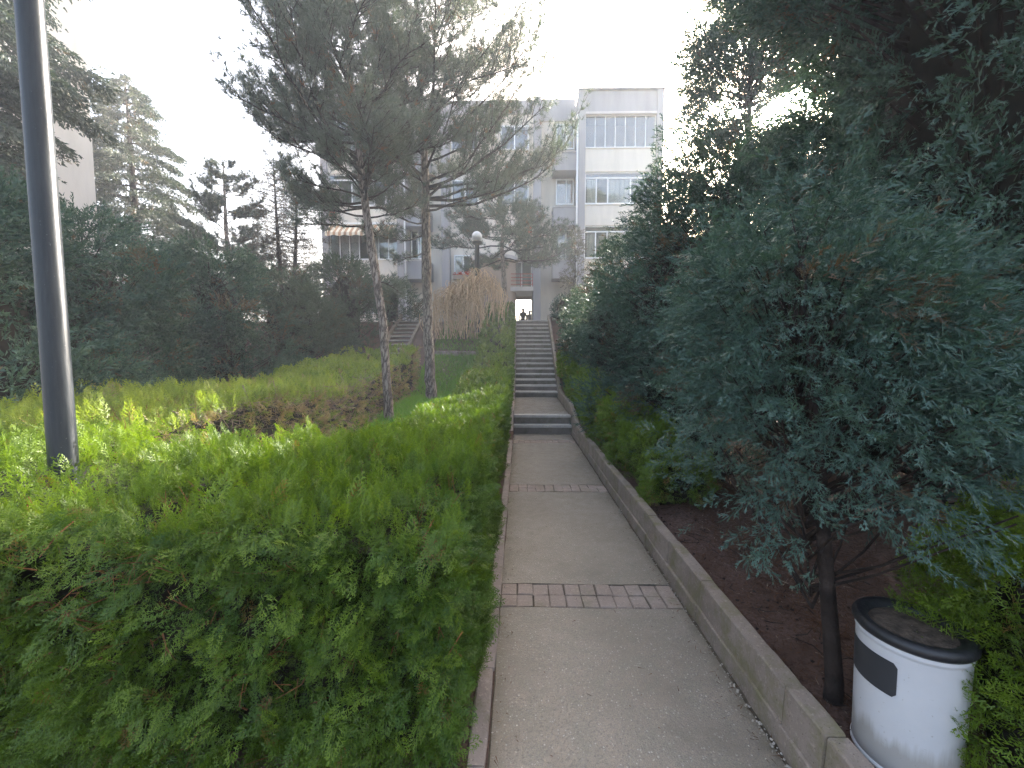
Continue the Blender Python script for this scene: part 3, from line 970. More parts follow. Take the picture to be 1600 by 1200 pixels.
# pale block seen in slivers through the right-hand conifers
rb = thing('apartment_building', 'pale pink block glimpsed through gaps in the right conifers', 'building', (17.5, 6.0, 0))
MB().box(0, 12, 0, 22, -1, 13).build('wall', M['cream'], rb)
MB().box(-.15, 12.1, -.15, 22.1, 13, 13.3).build('roof', M['grey'], rb)
for k in range(4):
    for q in range(4):
        m = MB().box(-.06, 0.02, 2 + 5 * q, 3.6 + 5 * q, 2.2 + 2.85 * k, 3.6 + 2.85 * k)
        wd_ = m.build('window', M['white'], rb)
        MB().box(-.075, -.062, 2.08 + 5 * q, 3.52 + 5 * q, 2.28 + 2.85 * k, 3.52 + 2.85 * k).build('pane', M['panel'], wd_)

# ------------------------------------------------------------------ low stone wall below the weeping tree
lw = thing('retaining_wall', 'low retaining wall of pale stone blocks below the weeping tree', 'wall', (0, 14.0, 0))
xx = -2.9
for k in range(5):
    wd_ = random.uniform(.36, .46)
    for rr in range(2):
        MB().bbox(xx, xx + wd_ - .012, -.12 + random.uniform(-.01, .01), .16, 1.30 + .25 * rr, 1.54 + .25 * rr + random.uniform(-.01, .012), .012, .004).build('stone', M['stone'], lw)
    xx += wd_
# planting bed behind the wall
bed = MB().add([(-3.0, 14.12, 1.6), (-1.1, 14.12, 1.6), (-1.1, 16.4, 3.0), (-3.0, 16.4, 3.0), (-3.0, 14.12, 1.0), (-1.1, 14.12, 1.0), (-1.1, 16.4, 2.5), (-3.0, 16.4, 2.5)],
               [(0, 1, 2, 3), (0, 4, 5, 1), (1, 5, 6, 2), (3, 7, 4, 0)]).build('planting_bed', M['soil'])
tag(bed, kind='structure')

# ------------------------------------------------------------------ lamps and bin
def lamp(label, loc, h, rad, grp='dark grey globe lamps'):
    t = thing('street_lamp', label, 'street lamp', loc, grp)
    MB().lathe([(0.001, 0), (rad * 2.1, 0), (rad * 2.1, .02), (rad * 1.25, .03), (rad * 1.2, .5), (rad, .53), (rad * .86, h - .12), (rad * .86, h - .1)], 32).build('post', M['pole'], t, True)
    MB().lathe([(rad * .9, h - .12), (rad * 1.7, h - .09), (rad * 1.9, h - .02), (rad * 1.5, h + .02), (.001, h + .02)], 28).build('collar', M['pole'], t, True)
    pr = [(max(.001, .19 * math.sin(a)), h + .18 - .19 * math.cos(a)) for a in np.linspace(.3, math.pi, 18)]
    MB().lathe(pr, 32).build('globe', M['globe'], t, True)
    return t
lamp('thick dark grey lamp post rising out of the near left hedge', (-2.54, 2.2, 0), 3.75, .062)
lamp('globe lamp on a dark post behind the straw weeping tree', (-1.57, 15.3, 2.5), 3.3, .10)

bx, by, bz, br, bh = 1.372, 1.398, 0.178, 0.149, 0.49
tb = thing('trash_bin', 'round white bin with black rubber rim beside the right kerb', 'bin', (bx, by, bz))
MB().lathe([(.001, .004), (br * .95, .004), (br * .955, .012), (br * .965, .03), (br, bh - .055), (br, bh - .05), (br + .003, bh - .046), (br + .003, bh - .038), (br, bh - .034), (br, bh - .005)], 64).build('body', M['bin'], tb, True)
MB().lathe([(br * .95, 0), (br * .985, .002), (br * .99, .012), (br * .97, .02)], 64).build('base_ring', M['white'], tb, True)
rim = [(br - .004, bh - .028), (br + .006, bh - .028), (br + .013, bh - .018), (br + .013, bh - .004), (br + .006, bh + .006), (br - .006, bh + .009), (br - .022, bh + .004), (br - .032, bh - .004), (br - .034, bh - .016)]
MB().lathe(rim, 64).build('rim', M['black'], tb, True)
pts = [(br - .03, bh - .014), (br * .6, bh - .008), (br * .3, bh - .004), (.001, bh - .006)]
MB().lathe(pts, 40).build('ash_tray', M['ash'], tb, True)
# dark rounded panel wrapped on the body
def panel_patch(a0, a1, z0, z1, rr, mat, name, corner):
    n, k = 22, 12
    vs, fs = [], []
    wd_ = (a1 - a0) * rr; hh = z1 - z0
    for i in range(n + 1):
        s = wd_ * i / n
        e = min(s, wd_ - s)
        cut = 0 if e >= corner else corner - math.sqrt(max(0, corner ** 2 - (corner - e) ** 2))
        for j in range(k + 1):
            z = z0 + cut + (hh - 2 * cut) * j / k
            rad = rr * (0.965 + 0.035 * (z / (bh - .055))) + .0015
            a = a0 + (a1 - a0) * i / n
            vs.append((rad * math.cos(a), rad * math.sin(a), z))
    for i in range(n):
        for j in range(k):
            a = i * (k + 1) + j; fs.append((a, a + k + 1, a + k + 2, a + 1))
    return MB().add(vs, fs).build(name, mat, tb, True)
ang0 = math.atan2(-by, -bx)        # towards the camera
panel_patch(ang0 - math.radians(100), ang0 - math.radians(10), .285, .405, br, M['panel'], 'front_panel', .014)

# ------------------------------------------------------------------ hedges
def spray_set(P, Nrm, upw, outw, rand, size, jitter=0.25):
    d = Nrm * outw + np.array([0, 0, upw]) + rng.normal(size=P.shape) * rand
    s = size * rng.uniform(1 - jitter, 1 + jitter, len(P))
    return d, s

class Hedge:
    def __init__(self, name, label, mat, loc, bumps=0.07, cat='hedge'):
        self.t = thing(name, label, cat, loc)
        self.loc = np.array(loc, float)
        self.sp = Sprays(); self.mat = mat; self.bumps = bumps
        self.twig = MB(); self.core = MB()
    def face(self, n, fn, nrm, upw, outw, rand, size, tm, dryp=0.01, rnd_lo=0.0, rnd_hi=1.0, keep=None, drylo=0.6, depth=0.05):
        """fn maps (n,2) of uniforms to points; nrm outward"""
        P = fn(rng.uniform(0, 1, (n, 2)))
        w_ = wob(P, 5.0) * .6 + wob(P, 13.0) * .4
        Nn = np.broadcast_to(np.array(nrm, float), P.shape)
        if keep is not None:
            q = keep(P); P = P[q]; w_ = w_[q]; Nn = Nn[q]
        # hollows between the shoots: fewer sprays where the surface dips
        q = rng.uniform(0, 1, len(P)) < np.clip(0.75 + 0.55 * w_, 0.12, 1)
        P, w_, Nn = P[q], w_[q], Nn[q]
        P = P + Nn * (w_ * self.bumps)[:, None] - Nn * (rng.uniform(0, 1, len(P)) ** 2 * depth * 2)[:, None]
        d, s = spray_set(P, Nn, upw, outw, rand, size)
        rv = np.clip(rnd_lo + (rnd_hi - rnd_lo) * (rng.uniform(0, 1, len(P)) * .6 + (.5 + .5 * wob(P + 9, 3.0)) * .4), 0, 1)
        dry = (rng.uniform(0, 1, len(P)) < dryp) * rng.uniform(drylo, 1, len(P))
        P = P - d / np.linalg.norm(d, axis=1, keepdims=True) * s[:, None] * .55 - self.loc
        # fans face outward-up, with spread
        nr = Nn * .7 + np.array([0, 0, .5]) + rng.normal(size=P.shape) * .55
        self.sp.scatter(tm, P, d, s, rv, dry, nr)
    def corebox(self, x0, x1, y0, y1, zf0, zf1, ny=None):
        ny = ny or max(1, int((y1 - y0) / .4))
        ox, oy, oz = self.loc
        for i in range(ny):
            a = y0 + (y1 - y0) * i / ny; b = y0 + (y1 - y0) * (i + 1) / ny
            za, zb, ga, gb = zf1(a), zf1(b), zf0(a), zf0(b)
            vs = [(x0 - ox, a - oy, ga - oz), (x1 - ox, a - oy, ga - oz), (x1 - ox, b - oy, gb - oz), (x0 - ox, b - oy, gb - oz), (x0 - ox, a - oy, za - oz), (x1 - ox, a - oy, za - oz), (x1 - ox, b - oy, zb - oz), (x0 - ox, b - oy, zb - oz)]
            fs = [(4, 5, 6, 7), (1, 2, 6, 5), (3, 0, 4, 7)]
            if i == 0: fs.append((0, 1, 5, 4))
            if i == ny - 1: fs.append((2, 3, 7, 6))
            self.core.add(vs, fs)
    def twigs(self, n, fn, nrm, length, r0, mat, name='twigs', forks=2, up=0.4):
        P = fn(rng.uniform(0, 1, (n, 2))) - self.loc
        m = MB()
        for p in P:
            d = Vector(nrm) + Vector(rng.normal(size=3)) * .5 + Vector((0, 0, up))
            d.normalize()
            L = length * random.uniform(.6, 1.3)
            p = Vector(p) - d * L * .8
            mid = p + d * L * .5 + Vector(rng.normal(size=3)) * L * .08
            e = p + d * L
            m.tube([p, mid, e], [r0, r0 * .7, r0 * .3], 4, False)
            for k in range(forks):
                q = p + (e - p) * random.uniform(.3, .8)
                d2 = (d + Vector(rng.normal(size=3)) * .7).normalized()
                m.tube([q, q + d2 * L * .4], [r0 * .5, r0 * .2], 3, False)
        m.build(name, mat, self.t)['kind'] = 'stuff'
    def finish(self, core=True):
        if core and self.core.v:
            self.core.build('shaded_twig_core', M['core'], self.t)
        return self.sp.build('foliage', self.mat, self.t)

def rect(x0, x1, y0, y1, z):
    zf = z if callable(z) else (lambda x, y: z + 0 * x)
    def fn(u):
        x = x0 + (x1 - x0) * u[:, 0]; y = y0 + (y1 - y0) * u[:, 1]
        return np.stack([x, y, zf(x, y)], -1)
    return fn
def wallx(x, y0, y1, zf0, zf1):
    def fn(u):
        y = y0 + (y1 - y0) * u[:, 0]; a = zf0(y); b = zf1(y)
        return np.stack([x + 0 * y, y, a + (b - a) * u[:, 1]], -1)
    return fn
def wally(y, x0, x1, z0, z1):
    def fn(u):
        x = x0 + (x1 - x0) * u[:, 0]
        return np.stack([x, y + 0 * x, z0 + (z1 - z0) * u[:, 1]], -1)
    return fn

HT = 0.98
HY0, HY1 = 1.40, 3.0
hx = -0.24
# near hedge across the lower left
h1 = Hedge('hedge', 'dense bright green clipped thuja hedge filling the lower left corner', M['thuja'], (-2.0, 2.2, 0), .095)
h1.face(2350, wally(HY0, -2.3, hx, .02, HT), (0, -1, 0), .10, .62, .45, .125, TH[0], .02, 0.0, .75)
h1.face(750, wally(HY0, -2.3, hx, .02, HT), (0, -1, 0), -.25, .6, .45, .14, TH[0], .03, 0.1, .8)
h1.face(800, wally(HY0, -6, -1.9, .02, HT), (0, -1, 0), .2, .6, .4, .20, TH[2], .02, 0.0, .7)
h1.face(3000, rect(-2.3, hx, HY0 - .02, HY1, HT), (0, 0, 1), .8, .15, .42, .125, TH[1], .012, .25, 1.0)  # top sprays get lighter leaf tones: light from above put into the colour
h1.face(1500, rect(-2.3, hx, HY0 - .02, HY1, HT + .05), (0, 0, 1), 1.0, .1, .28, .12, TH[1], .012, .35, 1.0)
h1.face(1100, rect(-5.5, -2.3, HY0, HY1 + .2, HT + .02), (0, 0, 1), .9, .15, .38, .17, TH[1], .015, .3, 1.0)
h1.face(550, rect(-6, hx - .05, HY0 + .1, HY1, HT + .07), (0, 0, 1), 1.0, .05, .22, .19, TH[1], .01, .6, 1.0)
h1.face(1200, wallx(hx, HY0 - .02, HY1, lambda y: .0 + 0 * y, lambda y: HT + 0 * y), (1, 0, 0), .25, .55, .4, .125, TH[0], .02, .1, .9)
h1.face(520, wallx(-.215, HY0 - .03, HY1, lambda y: .0 + 0 * y, lambda y: .55 + 0 * y), (1, 0, 0), .05, .65, .4, .125, TH[0], .02, .1, .8)
h1.face(420, wally(HY0, -2.2, -1.35, .05, HT), (0, -1, 0), .05, .6, .4, .135, TH[0], .02, .05, .8)
h1.face(500, wally(HY1, -6, -1.2, .1, HT), (0, 1, 0), .4, .6, .4, .15, TH[2], .04, .2, .9)
h1.corebox(-7, hx - .13, HY0 + .14, HY1 - .12, lambda y: 0, lambda y: HT - .15, 4)
h1.twigs(90, wally(HY0, -2.4, hx, .1, HT), (0, -1, 0), .16, .0035, M['twig'], 'twigs', 3)
h1.twigs(60, rect(-2.4, hx, HY0, HY1, HT), (0, 0, 1), .2, .003, M['twig'], 'twigs', 2, 1.0)
h1.finish()
# the nearest fans stand clear of the hedge face and are pieces of their own
frond_mesh = []
for k in range(12):
    s_ = Sprays()
    s_.put(TH[0][k % 6], np.zeros((1, 3)), np.array([[0, 1.0, 0]]), np.array([1.0]), np.array([.2 + .07 * k]), np.array([0.0]), np.array([[0, 0, 1.0]]))
    o = s_.build('frond', M['thuja'], h1.t, None); frond_mesh.append(o.data); bpy.data.objects.remove(o)
for k in range(240):
    x = random.uniform(-1.75, hx + .02); z = random.uniform(.22, HT + .02)
    if k % 6 == 0:
        z = random.uniform(.5, .75); x = random.gauss(-.62, .16)
    p = Vector((x, HY0 - .03 - random.uniform(0, .05), z))
    d = Vector((random.gauss(0, .55), -random.uniform(.5, 1), random.gauss(-.15, .5))).normalized()
    nrm = (Vector((random.gauss(0, .3), -.6, .7 + random.gauss(0, .2)))).normalized()
    xa = d.cross(nrm).normalized(); za = xa.cross(d)
    s_ = random.uniform(.09, .15)
    o = bpy.data.objects.new('frond', random.choice(frond_mesh))
    link(o, h1.t)
    o.matrix_basis = Matrix.Translation(p - d * s_ * .5 - Vector(h1.loc)) @ Matrix((xa, d, za)).transposed().to_4x4() @ Matrix.Scale(s_, 4)

# hedge along the left side of the path, climbing beside the stairs
h2 = Hedge('hedge', 'long clipped green hedge running up the left side of the path', M['thuja'], (-0.75, 8.0, 0))
base2 = lambda y: gsoft(y)
htop2 = lambda y: gsoft(y) + np.interp(y, [2, 8, 12, 17], [.97, .86, .84, .80])
segs = [(2.95, 5.2, 2, .130, 800), (5.2, 8.4, 2, .14, 620), (8.4, 12, 3, .17, 420), (12, 16.3, 3, .19, 330)]
for (a, b, lod, sz, dn) in segs:
    n = int(dn * (b - a))
    h2.face(n, wallx(-.24, a, b, base2, htop2), (1, 0, 0), .35, .55, .4, sz, TH[lod], .02, .0, .8)
    h2.face(n, rect(-1.3, -.24, a, b, lambda x, y: htop2(y)), (0, 0, 1), .9, .15, .4, sz, TH[lod], .02, .2, 1.0)
    h2.face(n // 2, wallx(-1.3, a, b, base2, htop2), (-1, 0, 0), .35, .55, .4, sz, TH[lod], .06, .1, .8)
h2.corebox(-1.2, -.34, 2.9, 16.3, lambda y: float(gsoft(y)) - .1, lambda y: float(htop2(y)) - .14)
h2.finish()

# second hedge, sunlight put into its leaf colour, its side towards the path dry and twiggy
h3 = Hedge('hedge', 'yellow green hedge coloured as if sunlit with a dry twiggy brown side behind the lamp post', M['thuja_sun'], (-4.0, 7.5, 0), .09)
htop3 = lambda y: gsoft(y) + np.interp(y, [3, 5, 12], [1.02, 1.10, 1.06])
for (a, b, lod, sz, dn) in ((3.1, 4.7, 1, .16, 760), (4.7, 8, 2, .17, 620), (8, 12.3, 3, .2, 380)):
    n = int(dn * (b - a))
    h3.face(n * 2, rect(-5.4, -3.05, a, b, lambda x, y: htop3(y) + .06 * np.sin(x * 3 + y)), (0, 0, 1), .95, .15, .36, sz, TH[lod], .03, .1, 1.0)
    h3.face(int(n * .55), wallx(-3.05, a, b, base2, htop3), (1, 0, 0), .3, .6, .5, sz * .9, TH[lod], .62, .1, .8, None, .7)
    h3.face(n // 3, wallx(-5.4, a, b, base2, htop3), (-1, 0, 0), .3, .6, .4, sz, TH[lod], .1)
h3.face(700, rect(-5.4, -3.05, 3.1, 7.5, lambda x, y: htop3(y) + .08), (0, 0, 1), 1.0, .05, .22, .24, TH[1], .03, .5, 1.0)
h3.face(900, rect(-9, -5.4, 3.2, 5.0, 1.04), (0, 0, 1), .9, .15, .38, .2, TH[2], .03, .1, 1.0)
h3.face(900, wally(3.1, -6, -3.05, .1, 1.08), (0, -1, 0), .5, .6, .4, .17, TH[2], .05, .1, 1.0)
h3.face(500, wally(12.3, -5.4, -3.05, .5, 1.6), (0, 1, 0), .5, .6, .4, .2, TH[3], .05, .1, 1.0)
h3.corebox(-5.3, -3.2, 3.25, 12.2, lambda y: float(gsoft(y)) - .1, lambda y: float(htop3(y)) - .16)
h3.twigs(420, wallx(-3.08, 3.1, 9.5, lambda y: gsoft(y) + .1, htop3), (1, 0, 0), .34, .006, M['dead_twig'], 'dead_twigs', 4, .3)
h3.twigs(220, rect(-5.2, -3.05, 3.1, 7, 1.12), (0, 0, 1), .2, .003, M['twig'], 'twigs', 2, 1.0)
h3.finish()

# low green hedge on the right kerb, in front of the conifers
h4 = Hedge('hedge', 'low dark green hedge hanging over the right kerb below the conifers', M['thuja'], (1.5, 8, 0), .10)
htop4 = lambda y: gsoft(y) + .17 + np.interp(y, [3.6, 4.4, 6, 9, 13], [.45, .62, .78, .86, .7])
for (a, b, lod, sz, dn) in ((3.7, 4.8, 1, .14, 520), (4.8, 8.4, 2, .15, 460), (8.4, 12.8, 3, .18, 320)):
    n = int(dn * (b - a))
    h4.face(n, wallx(1.20, a, b, lambda y: gsoft(y) + .2, htop4), (-1, 0, 0), .1, .6, .45, sz, TH[lod], .05, .3, 1.0)
    h4.face(n, rect(1.20, 1.8, a, b, lambda x, y: htop4(y)), (0, 0, 1), .7, .3, .45, sz, TH[lod], .05, .4, 1.0)
h4.face(260, wally(3.7, 1.25, 1.8, .25, .75), (0, -1, 0), .1, .6, .45, .14, TH[1], .1, 0, .7)
h4.corebox(1.36, 1.8, 3.9, 12.8, lambda y: float(gsoft(y)), lambda y: float(htop4(y)) - .12)
h4.finish()

# young thuja beside the bin, at the right edge
def bush(name, label, mat, c, rad, h, n, tm, size, cat='shrub', rnd=(0, 1), dryp=.02, zlow=0.0, up=.35):
    h_ = Hedge(name, label, mat, (c[0], c[1], c[2]), .06, cat)
    def fn(u):
        th = u[:, 0] * 2 * math.pi; zz = zlow + (1 - zlow) * u[:, 1]
        r = rad * np.sqrt(np.clip(1 - np.abs(zz * 1.02 - .35) ** 2.2 / .46, .02, 1))
        return np.stack([c[0] + r * np.cos(th), c[1] + r * np.sin(th), c[2] + h * zz], -1)
    P = fn(rng.uniform(0, 1, (n, 2)))
    cen = np.array([c[0], c[1], c[2] + h * .4])
    N = P - cen; N /= np.linalg.norm(N, axis=1, keepdims=True)
    P = P + N * (wob(P, 6) * .09)[:, None] - N * (rng.uniform(0, 1, n) ** 2 * .14)[:, None]
    d, s = spray_set(P, N, up, .7, .4, size)
    rv = np.clip(rnd[0] + (rnd[1] - rnd[0]) * rng.uniform(0, 1, n), 0, 1)
    dry = (rng.uniform(0, 1, n) < dryp) * .9
    h_.sp.scatter(tm, P - d / np.linalg.norm(d, axis=1, keepdims=True) * s[:, None] * .5 - h_.loc, d, s, rv, dry)
    m = MB()
    pr = [(rad * .62 * math.sqrt(max(.01, 1 - abs(q * 1.02 - .35) ** 2.2 / .46)), h * (.05 + .8 * q)) for q in np.linspace(0, .95, 8)]
    m.lathe(pr + [(.001, h * .84)], 14)
    m.build('shaded_twig_core', M['core'], h_.t, True)
    MB().tube([(0, 0, -.05), (.02, 0, h * .5)], [.03, .015], 7).build('trunk', M['dark_bark'], h_.t)
    h_.sp.build('foliage', mat, h_.t)
    return h_
bush('shrub', 'bright green thuja shrub crowding the bin at the right edge', M['thuja'], (1.84, 1.26, .2), .42, .97, 1500, TH[0], .15, rnd=(.45, 1), zlow=.05, dryp=.005)
bush('shrub', 'small dark rounded bush at the top right of the stairs', M['juniper'], (1.75, 16.2, 3.0), .5, 1.0, 500, JU[3], .22)

# ------------------------------------------------------------------ conifers with plume foliage
def sun_gap(P, rad):
    """distance of points to the line of sight towards the sun"""
    q = P - CAM
    t = q @ np.array(sun_dir)
    return np.linalg.norm(q - t[:, None] * np.array(sun_dir)[None], axis=1) > rad

def conifer(name, label, mat, base, h, rfun, n_bough, per, size, tm, blen=.6, up=.35, z0=.1, dryp=.03, core=.55, trunk_r=.06, cat='tree', lean=(0, 0),
            rnd=(0, 1), cull=True, spread=.22, gap=None, trunk_h=None, group=None, droop=0.0, fill=0.0, rand=.34, lump=.30, lf=2.4):
    global rng
    rng = np.random.default_rng(int(abs(base[0] * 1000) + abs(base[1]) * 77))
    t = thing(name, label, cat, base, group)
    base = np.array(base, float)
    sp = Sprays()
    zz = z0 + (1 - z0) * rng.uniform(0, 1, n_bough) ** .9
    th = rng.uniform(0, 2 * math.pi, n_bough)
    r = rfun(zz)
    dirh = np.stack([np.cos(th), np.sin(th), 0 * th], -1)
    if fill:
        r = r * np.where(rng.uniform(0, 1, n_bough) < fill, rng.uniform(.25, .95, n_bough), 1.0)
    P = dirh * r[:, None] + np.stack([lean[0] * zz * h, lean[1] * zz * h, zz * h], -1)
    wv_ = wob((P + base) * np.array([1, 1, 1.25]), lf)
    P = P + dirh * (wv_ * lump * np.minimum(1, r + .2))[:, None]
    k = (wv_ > -.30) | (rng.uniform(0, 1, n_bough) < .35)
    n_bough = int(k.sum())
    P, dirh, zz, r = P[k], dirh[k], zz[k], r[k]
    if cull:
        toc = CAM - (P + base); toc /= np.linalg.norm(toc, axis=1, keepdims=True)
        fac = (dirh * toc).sum(1)
        k = (fac > -.35) | (rng.uniform(0, 1, n_bough) < .4)
        P, dirh, zz, r = P[k], dirh[k], zz[k], r[k]
    D = dirh + np.array([0, 0, 1.0]) * (up + .5 * np.maximum(0, zz - .6))[:, None] + rng.normal(size=P.shape) * .22
    D /= np.linalg.norm(D, axis=1, keepdims=True)
    nb = len(P)
    bl = blen * rng.uniform(.7, 1.25, nb)
    rb = np.clip(rng.uniform(0, 1, nb) * .6 + (.5 + .5 * wob(P + base, 1.3)) * .4, 0, 1)
    db = rng.uniform(0, 1, nb) < dryp
    s_ = rng.uniform(0, 1, (nb, per)) ** .75
    off = rng.normal(size=(nb, per, 3)); off -= (off * D[:, None, :]).sum(-1, keepdims=True) * D[:, None, :]
    rad = spread * (1.0 - .62 * s_)[..., None]
    off = off * rad
    O = P[:, None, :] + D[:, None, :] * (bl[:, None] * (s_ - .85))[..., None] + off * .75
    O[..., 2] -= droop * s_ ** 2 * bl[:, None]
    dd = D[:, None, :] + off / (spread + 1e-6) * .55 + rng.normal(size=O.shape) * rand
    dd[..., 2] -= droop * s_ * 1.2
    sz = size * rng.uniform(.7, 1.25, (nb, per)) * (1.1 - .25 * s_)
    rn = np.clip(rnd[0] + (rnd[1] - rnd[0]) * (rb[:, None] * .7 + rng.uniform(0, 1, (nb, per)) * .3), 0, 1)
    dr = np.where(db[:, None], rng.uniform(.5, 1, (nb, per)), (rng.uniform(0, 1, (nb, per)) < .012) * .8)
    O, dd, sz, rn, dr = O.reshape(-1, 3), dd.reshape(-1, 3), sz.ravel(), rn.ravel(), dr.ravel()
    wp = O + dd / (np.linalg.norm(dd, axis=1, keepdims=True) + 1e-9) * sz[:, None] * .7 + base
    # nothing hangs into the bin or through the young shrub beside it
    k = ~(((np.hypot(wp[:, 0] - 1.40, wp[:, 1] - 1.36) < .30) & (wp[:, 2] < .92)) | ((np.hypot(wp[:, 0] - 1.84, wp[:, 1] - 1.26) < .56) & (wp[:, 2] < 1.16)))
    O, dd, sz, rn, dr = O[k], dd[k], sz[k], rn[k], dr[k]
    if gap:
        k = sun_gap(O + base, gap)
        O, dd, sz, rn, dr = O[k], dd[k], sz[k], rn[k], dr[k]
    sp.scatter(tm, O, dd, sz, rn, dr)
    # trunk and boughs
    th_ = trunk_h or h * .95
    MB().tube([(0, 0, -.15), (trunk_r * .2, 0, .1), (lean[0] * th_ * .5 + trunk_r * .3, lean[1] * th_ * .5, th_ * .5), (lean[0] * th_, lean[1] * th_, th_)], [trunk_r * 1.25, trunk_r, trunk_r * .75, trunk_r * .15], 10).build('trunk', M['dark_bark'], t, True)
    mb = MB()
    for i in range(nb):
        e = Vector(P[i]); q = Vector((lean[0] * e.z, lean[1] * e.z, max(.05, e.z - .25 - .5 * r[i])))
        e2 = e - Vector(D[i]) * bl[i] * .25; e = e - Vector(D[i]) * bl[i] * .45
        if gap and not sun_gap(np.array([e]) + base, gap + .1)[0]:
            continue
        mb.tube([q, (q + e) * .5 + Vector((0, 0, -.06)), e2], [max(.006, trunk_r * .22), max(.005, trunk_r * .15), .003], 4, False)
    mb.build('branches', M['dark_bark'], t)['kind'] = 'stuff'
    if core:
        n = 10; prf = []
        for q in np.linspace(z0 + .05, .84, n):
            prf.append((max(.02, float(rfun(np.array([q]))[0]) * core * (1.0 if q < .7 else 1 - (q - .7) * 3.5)), q * h))
        m = MB(); seg = 18; vs = []; fs = []
        for (rr, z) in prf:
            for k in range(seg):
                a = 2 * math.pi * k / seg
                R0 = rr / core
                p = np.array([R0 * math.cos(a) + lean[0] * z, R0 * math.sin(a) + lean[1] * z, z])
                wv = float(wob((p + base) * np.array([1, 1, 1.25]), lf)) * lump * min(1, R0 + .2)
                q_ = max(.02, (R0 + min(wv, 0.0) * 1.2) * core - .06)
                vs.append((q_ * math.cos(a) + lean[0] * z, q_ * math.sin(a) + lean[1] * z, z))
        for i in range(n - 1):
            for k in range(seg):
                fs.append((i * seg + k, i * seg + (k + 1) % seg, (i + 1) * seg + (k + 1) % seg, (i + 1) * seg + k))
        fs += [tuple(range(seg))[::-1], tuple((n - 1) * seg + k for k in range(seg))]
        m.add(vs, fs).build('shaded_twig_core', M['core'], t, True)
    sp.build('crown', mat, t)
    return t

egg = lambda R, lo=.35: (lambda z: R * np.clip(np.minimum(lo + 2.6 * z, 1.0), 0, 1) * np.sqrt(np.clip(1 - np.clip((z - .45) / .57, 0, 1) ** 2.2, .01, 1)))
col = lambda R: (lambda z: R * np.clip(.75 + .8 * z, 0, 1) * np.clip((1.04 - z) / .5, .06, 1) ** .55)
G = lambda x, y: float(ground_z(x, y))

# right row, near to far
conifer('juniper_tree', 'low juniper with a bare dark stem and drooping sprays just left behind the bin', M['juniper'], (1.29, 1.625, .17), 2.15, egg(.60, .95), 200, 22, .155, JU[0], blen=.40, up=.0, z0=.40, dryp=.02, core=0, trunk_r=.032, lean=(.0, .16), trunk_h=1.9, cull=False, droop=.30, lump=.12)
conifer('juniper_tree', 'big blue green juniper filling the right edge behind the bin', M['juniper'], (3.0, 2.65, G(3.0, 2.65)), 6.4, egg(1.25, .8), 500, 26, .23, JU[1], lump=.30, lf=2.0, spread=.17, blen=.70, up=.10, z0=.09, dryp=.03, core=.58, trunk_r=.085, gap=.16)
conifer('juniper_tree', 'tall dark juniper standing behind the big one at the right edge', M['juniper'], (4.3, 4.35, G(4.3, 4.35)), 7.6, egg(1.4, .85), 430, 26, .28, JU[2], lump=.34, lf=1.8, spread=.2, blen=.8, up=.2, z0=.05, dryp=.03, core=.62, trunk_r=.09, gap=.16)
conifer('juniper_tree', 'shaggy juniper low under the tall ones with bare soil at its foot', M['juniper'], (2.45, 3.35, G(2.45, 3.35)), 2.9, egg(.9, .8), 230, 22, .2, JU[1], lump=.4, lf=2.2, blen=.5, up=.05, z0=.16, dryp=.06, core=.55, trunk_r=.06)
conifer('juniper_tree', 'round topped juniper hanging low over the kerb near the second brick row', M['juniper'], (2.3, 4.7, G(2.3, 4.7)), 3.55, egg(1.0, .85), 270, 20, .20, JU[1], lump=.42, lf=2.2, blen=.5, up=.15, z0=.08, dryp=.05, core=.6, trunk_r=.06)
conifer('juniper_tree', 'blue green juniper beside the two low steps', M['juniper'], (2.32, 6.5, G(2.32, 6.5)), 3.95, egg(1.05, .9), 240, 22, .20, JU[2], blen=.5, up=.3, z0=.05, dryp=.04, core=.65, trunk_r=.06)
conifer('juniper_tree', 'blue green juniper beside the landing', M['juniper'], (2.36, 8.5, G(2.36, 8.5)), 3.6, egg(1.08, .9), 170, 20, .22, JU[2], blen=.5, up=.3, z0=.05, dryp=.04, core=.65, trunk_r=.06)
conifer('juniper_tree', 'greyish juniper beside the foot of the long flight', M['juniper'], (2.42, 10.6, G(2.42, 10.6)), 3.15, egg(1.1, .9), 160, 18, .24, JU[3], blen=.5, up=.35, z0=.04, core=.65, trunk_r=.06)
conifer('juniper_tree', 'pale grey green juniper beside the middle of the long flight', M['juniper_far'], (2.5, 12.8, G(2.5, 12.8)), 2.1, egg(1.1, .9), 130, 18, .26, JU[3], blen=.5, up=.4, z0=.04, core=.65, trunk_r=.06)
conifer('juniper_tree', 'pale grey green juniper near the top of the long flight', M['juniper_far'], (2.55, 14.9, G(2.55, 14.9)), 1.5, egg(1.0, .9), 100, 18, .26, JU[3], blen=.45, up=.4, z0=.04, core=.65, trunk_r=.06)
# arching shoots standing above the row
conifer('cypress_tree', 'slim cypress whose arching shoots stand out against the right tower', M['juniper'], (2.95, 7.6, G(2.95, 7.6)), 4.9, col(.75), 90, 16, .26, JU[2], blen=.75, up=.9, z0=.3, core=0, trunk_r=.05, droop=.25)
